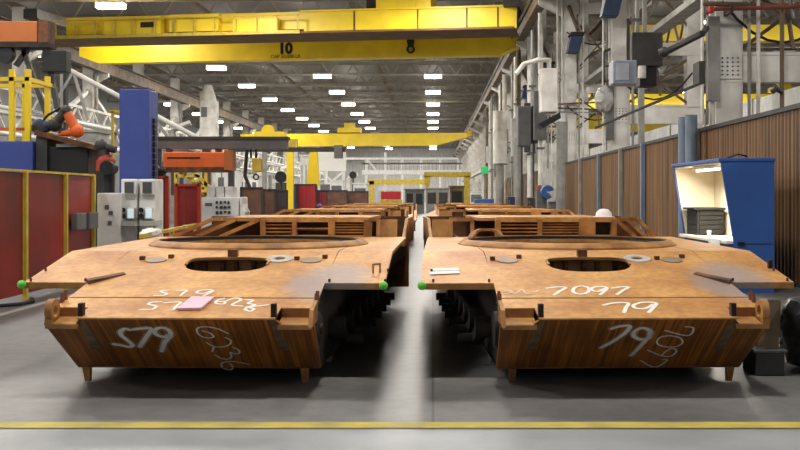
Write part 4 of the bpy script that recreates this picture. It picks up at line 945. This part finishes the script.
# inclined lattice boom
t = thing('inclined_boom', 'pale lattice boom slanting down from the yellow crane to the right', 'boom', tuple(P(150,110,42)))
a, b = P(62,66,42), P(206,142,42)
part(t, 'chord', MB().tube(a,b,.085,n=10).tube(a+Vector((0,.9,-.1)),b+Vector((0,.9,-.1)),.06,n=8), WHITE, smooth=True)
m = MB()
for i in range(12):
    p = a.lerp(b,i/12); q = a.lerp(b,(i+.5)/12)+Vector((0,.9,-.1)); r_2 = a.lerp(b,(i+1)/12); m.bar(p,q,.07); m.bar(q,r_2,.07)
part(t, 'web', m, GREYP)
m = MB()
for (f, x2, y2) in ((.08,40,128),(.08,88,120),(.45,110,150),(.6,170,140)):
    m.bar(a.lerp(b,f), P(x2,y2,42), .10)
m.bar(P(62,128,42),P(62,66,42),.12); m.bar(P(30,112,42),P(120,135,42),.1)
part(t, 'strut', m, GREYP)
part(t, 'leg', MB().box(a.x-.15,a.x+.15,42,42.3,0,a.z).box(b.x-.15,b.x+.15,42,42.3,0,b.z), GREYD)
# orange hoist beam at the top left
t = thing('orange_beam', 'dull orange hoist beam with a dark wheel at the top left corner', 'hoist beam', (-12.5,33,6.2))
Y=33
part(t, 'beam', pbox(MB(),-30,37,21,42,Y,.6), ORANGEB, bev=.02); part(t, 'end_plate', pbox(MB(),38,47,20,45,Y+.02,.7), RUSTD)
part(t, 'lower_flange', pbox(MB(),-30,48,42,47,Y-.02,.75), DARKS)
part(t, 'wheel', MB().lathe([(0,-.15),(.28,-.15),(.28,.15),(0,.15)],P(5,54,Y+.2),22,'y'), BLACK, smooth=True)
part(t, 'mast', MB().box(XX(-30,Y)-.3,XX(-30,Y)+.1,Y,Y+.6,0,7.2), GREYD); part(t, 'motor', pbox(MB(),42,66,50,72,Y+.1,.5), BLACK, bev=.03)
m = MB()
for (p0,p1) in (((22,46),(48,118)),((30,46),(16,66)),((50,70),(58,112))): m.bar(P(*p0,Y+.3),P(*p1,Y+.3),.14)
part(t, 'strut', m, GREYD)
# pipe bridges in the left distance
for q, (x, z, lb) in enumerate(((-25.4, 5.0, 'lower white pipe bridge running along the left side beyond the machines'), (-27.2, 6.85, 'higher white pipe bridge running along the left side beyond the machines'))):
    t = thing('pipe_bridge', lb, 'pipe bridge', (x,120,z))
    part(t, 'chord', MB().box(x-.1,x+.1,58,250,z,z+.22).box(x-.1,x+.1,58,250,z+1.6,z+1.8), WHITE)
    m = MB(); y = 58
    while y < 248: m.bar((x,y,z+.1),(x,y+2,z+1.7),.12); m.bar((x,y+2,z+1.7),(x,y+4,z+.1),.12); y += 4
    part(t, 'web_bars', m, WHITE)
    part(t, 'pipe', MB().tube((x+.5,58,z+.4),(x+.5,250,z+.4),.2), GREYP, smooth=True); part(t, 'pipe', MB().tube((x+.9,58,z+.3),(x+.9,250,z+.3),.13), WHITEC, smooth=True)
    part(t, 'bracket', MB().box(x-.1,x+1.2,60,60.2,z-.1,z), GREYP)
    for y in range(60, 250, 24): part(t, 'leg', MB().box(x-.2,x+.2,y,y+.3,0,z), WHITE)
r9 = random.Random(9)
for k in range(10):
    px = 150 + 22*k; Y = 74 + 9*k; x = XX(px, Y); h = r9.uniform(4, 8)
    t = thing('vent_stack', '%s pale vent stack in the left distance, counted along the hall' % NTH[k], 'vent stack', (x,Y,0), 0, 'vent stacks on the left')
    part(t, 'stack', MB().tube((x,Y,0),(x,Y,h),r9.uniform(.2,.4),n=14), [WHITE,GREYP,WHITEC][k % 3], smooth=True)
    part(t, 'elbow', MB().pipe([(x,Y,h),(x+r9.choice((-1,1))*1.4,Y,h+.5)],.24), [WHITE,GREYP,WHITEC][k % 3], smooth=True)
    part(t, 'base_box', MB().box(x-.7,x+.7,Y-.5,Y+.5,0,r9.uniform(2.2,3.4)), [GREYM,WHITEC,GREYD,BROWNB][k % 4], bev=.04)
# left column row
for k in range(14):
    Y = 80+16*k
    t = thing('column', '%s pale steel column of the left-hand row' % NTH[k], 'column', (-30,Y,0), 0, 'columns of the left row')
    m = MB(); column(m,-30,Y,.9,15.4); part(t, 'shaft', m, WHITE)
    part(t, 'bracket', MB().prism([(-29.6,Y-.2,11.4),(-29.6,Y-.2,12.4),(-28.3,Y-.2,12.4),(-28.3,Y-.2,12.1)],(0,.4,0)), WHITE)
    if k < 8:
        part(t, 'pipe', MB().tube((-29.2,Y-.6,0),(-29.2,Y-.6,13),.16), GREYP, smooth=True)
        part(t, 'brace', MB().bar((-30,Y,5),(-30,Y+16,11),.3).bar((-30,Y,11),(-30,Y+16,5),.3).bar((-30,Y,8),(-30,Y+16,8),.3), WHITE)
t = thing('silo', 'tall white filter tower with a square dark panel in the left distance', 'filter tower', (XX(207,110),110,0))
part(t, 'body', pbox(MB(),200,215,100,None,110,2), WHITE, bev=.1); part(t, 'panel', pbox(MB(),201,207,107,117,109.95,.06), GREYM)
part(t, 'top_cone', MB().lathe([(0,0),(.9,0),(.4,1.6),(0,1.6)],(XX(208,111),111,ZZ(100,110)),20), WHITE, smooth=True)
#@@FAR@@
# ------------------------------------------------------------------ cranes
def local_box(x0,x1,y0,y1,z0,z1): return MB().box(x0,x1,y0,y1,z0,z1)
def ypos(px, Y, ang):   # x along a yawed girder through (0,Y)
    d = (px-VX)/F; return d*Y/(1 - d*math.tan(ang)) / math.cos(ang)
t = thing('bridge_crane', 'large yellow bridge crane numbered 10 spanning the hall overhead', 'crane', (0,71,0), math.radians(-9))
W = False
part(t, 'girder', MB().box(-8.6,5.4,0,1.1,12.45,13.85).box(-8.8,5.4,-.12,1.2,13.8,13.92), YEL, 'near yellow girder', W)
part(t, 'girder', MB().box(-25.3,-8.6,0,1.1,12.7,13.85), YEL, 'near yellow girder', W)
part(t, 'girder', MB().prism([(-28.0,7.2,12.2),(-26.5,7.2,11.65),(3.6,7.2,11.65),(4.9,7.2,12.2),(4.9,7.2,13.15),(-28.0,7.2,13.15)],(0,1.2,0)), YEL, 'far yellow girder', W)
part(t, 'walkway', MB().box(-27.6,5.3,-.9,3.0,12.28,12.42), BROWNU, 'brown walkway with painted-in shade', W)
m = MB().box(-25.8,-8.6,-1.0,-.94,12.28,12.50).box(-25.8,-8.6,-.98,-.94,13.45,13.52); part(t, 'hand_rail', m, YELD, None, W)
for i in range(13): part(t, 'rail_post', MB().box(-25.6+1.4*i,-25.5+1.4*i,-.98,-.92,12.4,13.5), YELD, None, W)
for (a, b, c, d) in ((-22.2,-18.2,12.62,13.7),(-17.6,-14.2,12.7,13.75),(-13.2,-10.2,12.55,13.35)): part(t, 'electrical_cabinet', MB().box(a,b,-.75,-.05,c-.1,d), YEL, None, W)
part(t, 'painted_gap', MB().box(-19.6,-18.6,-.80,-.76,12.95,13.3), DARKS, None, W)  # thin dark plate paints in the shade of a gap
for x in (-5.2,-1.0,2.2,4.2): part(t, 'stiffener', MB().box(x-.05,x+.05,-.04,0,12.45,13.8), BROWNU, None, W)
part(t, 'end_carriage', MB().box(4.6,5.6,-.8,8.6,13.75,14.4), GREYD, None, W)
part(t, 'end_carriage', MB().box(-28.0,-27.0,-.8,8.6,13.75,14.4), GREYD, None, W)
part(t, 'trolley', MB().box(-3.8,-1.2,.2,7.6,13.95,14.6).box(-1.2,-.2,.3,3,13.95,14.9), YEL, None, W)
part(t, 'hoist_drum', MB().tube((-4.6,1.5,14.5),(-3.8,1.5,14.5),.6,n=20), GREYD, None, W)
part(t, 'hook_block', MB().lathe([(0,-.12),(.26,-.12),(.26,.12),(0,.12)],(-2.7,6.9,12.7),18,'y').lathe([(.16,-.08),(.30,-.08),(.30,.08),(.16,.08)],(-2.7,6.9,12.15),18,'y').box(-2.9,-2.5,6.8,7.0,12.3,12.6), BLACK, None, W)
text(t, '10', 1.05, (-12.0,7.18,12.1), TEXTD, fat=.06); text(t, 'CAP 50,000 LB', .36, (-12.0,7.18,11.75), TEXTD)
def far_crane(Y, x0, x1, zb, zt, label, trolley, ang=0, taper=.35):
    t = thing('bridge_crane', label, 'crane', (0,Y,0), ang)
    m = MB()
    m.prism([(x0,0,zb+taper),(x0+1.5,0,zb),(x1-5,0,zb),(x1,0,zt-.55),(x1,0,zt),(x0,0,zt)],(0,1.2,0)); part(t, 'girder', m, YEL, None, False)
    part(t, 'rail', MB().box(x0,x1,.4,.6,zt,zt+.12), BROWNU, None, False)
    part(t, 'trolley', MB().box(trolley-1.6,trolley+1.6,-.3,1.5,zt+.12,zt+.8).box(trolley-.7,trolley+.7,0,1.2,zt+.8,zt+1.5), YEL, None, False)
    part(t, 'end_carriage', MB().box(x1-.3,x1+.4,-1,2.2,zt-.5,zt+.3), YELD, None, False)
    return t
far_crane(155,-27.8,5.2,8.8,10.6,'yellow bridge crane in the distance below the roof lights',-12,math.radians(-6))
t = thing('hall_trolley', 'flat yellow trolley with a round hump above the grey boom', 'trolley', (XX(269,60),60,0))
part(t, 'deck', pbox(MB(),254,284,131.5,136.5,60,1.2), YEL); part(t, 'hump', MB().tube(P(268,131,60.1),P(268,131,61),.36,n=20), YEL, smooth=True); part(t, 'column', pbox(MB(),262,266,136,None,60.3,.3), GREYP)
far_crane(75,12,44,12.3,13.4,'orange-yellow crane of the next bay behind the near right column',39)
far_crane(128,12,44,11.9,13.6,'second yellow crane of the next bay, low behind the right columns',41)
far_crane(176,12,44,12.0,14.6,'third and farthest yellow crane of the next bay seen over the curtain wall',38)
# yellow gantry posts
t = thing('gantry_post', 'slim yellow gantry post before the blue curtain', 'gantry post', (XX(290,57),57,0))
part(t, 'post', pbox(MB(),286.5,293,146,None,57,.35), YEL); part(t, 'head', pbox(MB(),284,297,139,147,56.9,.5), YELD)
t = thing('gantry_support', 'tapered yellow gantry support over the red curtain', 'gantry', (XX(312,60),60,0))
part(t, 'leg', MB().prism([P(310,149,60),P(317,149,60),P(319,186,60),P(306,186,60)],(0,.5,0)), YEL); part(t, 'foot', pbox(MB(),308,317,186,None,60.1,.3), GREYD)

# ------------------------------------------------------------------ far end of the aisle
t = thing('mezzanine', 'white steel platform with railing across the far end', 'platform', (-7,210,0))
Y = 210
part(t, 'deck', pbox(MB(),362,462,170,174.5,Y,6), WHITEC); part(t, 'upper_beam', pbox(MB(),340,458,157.5,159.5,Y,.5), WHITEC)
for i in range(26): part(t, 'baluster', MB().box(XX(364+3.8*i,Y),XX(364+3.8*i,Y)+.12,Y,Y+.1,ZZ(170,Y),ZZ(164,Y)), GREYP); part(t, 'top_rail', pbox(MB(),362,462,163,164,Y,.15), WHITEC)
for px in (343,366,385,402,421,440,458): part(t, 'post', pbox(MB(),px-1,px+1.4,152 if px in (385,) else 158,None,Y+.1,.5), WHITEC)
part(t, 'brace', MB().bar(P(321,172,Y),P(343,190,Y),.35).bar(P(343,172,Y),P(321,190,Y),.35).bar(P(366,158,Y),P(376,170,Y),.3), WHITEC)
t = thing('white_panel', 'large plain white panel board hanging in the far distance', 'panel', (XX(331,140),140,0))
part(t, 'board', pbox(MB(),316,346,149,171,140,.3), PAPER); part(t, 'post', pbox(MB(),317,319,171,None,140.05,.2), WHITEC); part(t, 'post', pbox(MB(),343,345,171,None,140.05,.2), WHITEC)
t = thing('far_jib', 'yellow jib post with wide arm at the far end of the aisle', 'jib', (XX(373,128),128,0))
part(t, 'mast', pbox(MB(),369,374,181,None,128,.6), YELD); part(t, 'arm', pbox(MB(),367,427,179.5,184.5,128,.5), YELD)
t = thing('far_gantry', 'yellow gantry frame over dark machines at the far end of the aisle', 'gantry', (XX(446,120),120,0))
part(t, 'beam', pbox(MB(),424,471,172,177,120,.6), YELD); part(t, 'leg', MB().prism([P(424,176,120),P(431,176,120),P(429,187,120),P(425,187,120)],(0,.5,0)), YELD)
part(t, 'leg', pbox(MB(),464,470,176,None,120,.5), YELD); part(t, 'column', pbox(MB(),426,428,186,None,120.1,.3), YELD)
t = thing('banner_stand', 'red banner on a yellow stand under white pipes in the far aisle', 'banner', (XX(390,100),100,0))
part(t, 'banner', pbox(MB(),381,401,191.5,199.5,100,.15), REDB); part(t, 'stand', pbox(MB(),380,402,200,None,100.05,1), YELD); part(t, 'white_pipes', pbox(MB(),378,401,185.5,190.5,100.1,.5), WHITEC)
def enclosure(px0,px1,pyt,Y,body,win,label,name='machine_enclosure',nw=2):
    t = thing(name, label, 'machine', (XX((px0+px1)/2,Y),Y,0)); x0,x1=XX(px0,Y),XX(px1,Y); z1=ZZ(pyt,Y)
    part(t, 'body', MB().box(x0,x1,Y,Y+2.5,0,z1), body, bev=.03)
    w=(x1-x0)/nw
    for i in range(nw): part(t, 'window', MB().box(x0+w*i+.15,x0+w*(i+1)-.15,Y-.04,Y,z1*.38,z1*.85), win)
    part(t, 'roof', MB().box(x0-.1,x1+.1,Y-.1,Y+2.6,z1,z1+.12), body)
    return t
enclosure(405,424,190,108,GREYM,BLACK,'grey machine enclosure with dark windows, left one of the pair at the aisle end')
enclosure(426,449,189,114,GREYP,GREYD,'paler grey machine enclosure at the aisle end under the yellow gantry')
enclosure(450,464,187,100,BROWNB,DARKS,'brown cabinet at the aisle end right of the grey enclosures',nw=1)
enclosure(330,343,181,120,WHITEC,GREYM,'white cabinet under the large white panel',nw=1)
enclosure(353,367,184,116,WHITEC,GREYM,'white cabinet left of the yellow jib at the far end',nw=1)
enclosure(243,258,176,90,WHITEC,GREYM,'white machine behind the brown screens in the left distance',nw=2)
enclosure(300,312,156,100,WHITEC,BLUEP,'tall white rack behind the tapered yellow gantry support',nw=3)
enclosure(216,236,170,80,WHITEC,GREYM,'white machine behind the white robot controller',nw=2)
enclosure(160,186,150,70,GREYP,GREYD,'grey plant room behind the orange carriage',nw=3)
enclosure(60,96,132,60,GREYP,DARKS,'grey plant room behind the orange and dark robot',nw=2)
enclosure(470,482,192,150,WHITEC,GREYM,'white cabinet far right at the end of the aisle',nw=1)
single('yellow_skip', 'yellow low skip on the floor left of the grey enclosures', 'skip', MB().prism([P(402,203,92),P(413,203,92),P(412,216.53,92),P(403,216.53,92)],(0,1.2,0)), YELD)
single('yellow_skip', 'yellow low skip before the brown cabinet at the aisle end', 'skip', MB().prism([P(446,203,90),P(462,203,90),P(461,216.98,90),P(447,216.98,90)],(0,1.2,0)), YELD)
t = thing('fan', 'black round fan on a stand beside the yellow gantry post', 'fan', (XX(281,62),62,0))
part(t, 'cage', MB().lathe([(0,-.12),(.33,-.12),(.33,.12),(0,.12)],P(281,177,62),20,'y'), BLACK, smooth=True); part(t, 'stand', MB().tube((XX(281,62.1),62.2,0),(XX(281,62.1),62.2,ZZ(180,62)),.05), GREYD)
t = thing('fan', 'black round fan on a stand under the far white platform', 'fan', (XX(353,150),150,0))
part(t, 'cage', MB().lathe([(0,-.2),(.5,-.2),(.5,.2),(0,.2)],P(353,175,150),20,'y'), BLACK, smooth=True); part(t, 'stand', MB().tube((XX(353,150.2),150.3,0),(XX(353,150.2),150.3,ZZ(178,150)),.1), GREYD)

#@@LIGHTS@@
# ------------------------------------------------------------------ roof lights
rows = [(-38,'outermost left'),(-22.5,'left'),(-12.3,'middle-left'),(0,'aisle'),(21,'next-bay inner'),(33,'next-bay outer')]
PW = 800
ld = bpy.data.lights.new('high_bay', 'AREA'); ld.shape = 'RECTANGLE'; ld.size = 2.2; ld.size_y = .8; ld.energy = PW; ld.color = (1,.95,.88)
ls_ = bpy.data.lights.new('high_bay_wide', 'SPOT'); ls_.energy = 1900; ls_.spot_size = math.radians(168); ls_.spot_blend = .25; ls_.shadow_soft_size = .45; ls_.color = (1,.95,.88)
lp_ = bpy.data.lights.new('high_bay_spill', 'POINT'); lp_.energy = 280; lp_.shadow_soft_size = .5; lp_.color = (1,.95,.88)
proto = None
for X, rn in rows:
    for k in range(17):
        Y = 10 + 18.7*k - (8 if X == -22.5 else 0)
        if Y < 1: Y += 1
        z = 15.15
        lab = '%s high-bay light in the %s row under the roof' % (NTH[k], rn)
        if proto is None:
            t = thing('ceiling_light', lab, 'light', (X,Y,z), 0, 'high-bay roof lights')
            part(t, 'housing', MB().box(-1.0,1.0,-.42,.42,.0,.2), WHITEC, None, False); part(t, 'diffuser', MB().box(-.95,.95,-.38,.38,-.32,.0), LAMP, 'glowing diffuser', False)
            part(t, 'hanger', MB().tube((-.6,0,.2),(-.6,0,.46),.03).tube((.6,0,.2),(.6,0,.46),.03), GREYD, None, False); proto = t
        else: dup(proto, (X,Y,z), lab)
        o = bpy.data.objects.new('high_bay_light', ld); C.objects.link(o); o.location = (X,Y,z-.36)
        o = bpy.data.objects.new('high_bay_wide', ls_); C.objects.link(o); o.location = (X,Y,z-.38)
        o = bpy.data.objects.new('high_bay_spill', lp_); C.objects.link(o); o.location = (X,Y,z-.75)
w = bpy.data.worlds.new('World'); bpy.context.scene.world = w; w.use_nodes = True
w.node_tree.nodes['Background'].inputs[0].default_value = (.95,.97,1,1); w.node_tree.nodes['Background'].inputs[1].default_value = .55

# ------------------------------------------------------------------ camera
cam = bpy.data.cameras.new('camera'); co = bpy.data.objects.new('camera', cam); C.objects.link(co)
co.location = (0,0,H); co.rotation_euler = (PI/2,0,0)
cam.sensor_fit = 'HORIZONTAL'; cam.sensor_width = 36; cam.lens = 36*F/800
cam.shift_x = -(VX-400)/800; cam.shift_y = (VY-225)/800; cam.clip_end = 600
sc = bpy.context.scene; sc.camera = co
sc.view_settings.view_transform = 'Standard'; sc.view_settings.look = 'None'; sc.view_settings.gamma = 1; sc.view_settings.use_curve_mapping = False
sc.view_settings.exposure = -0.16
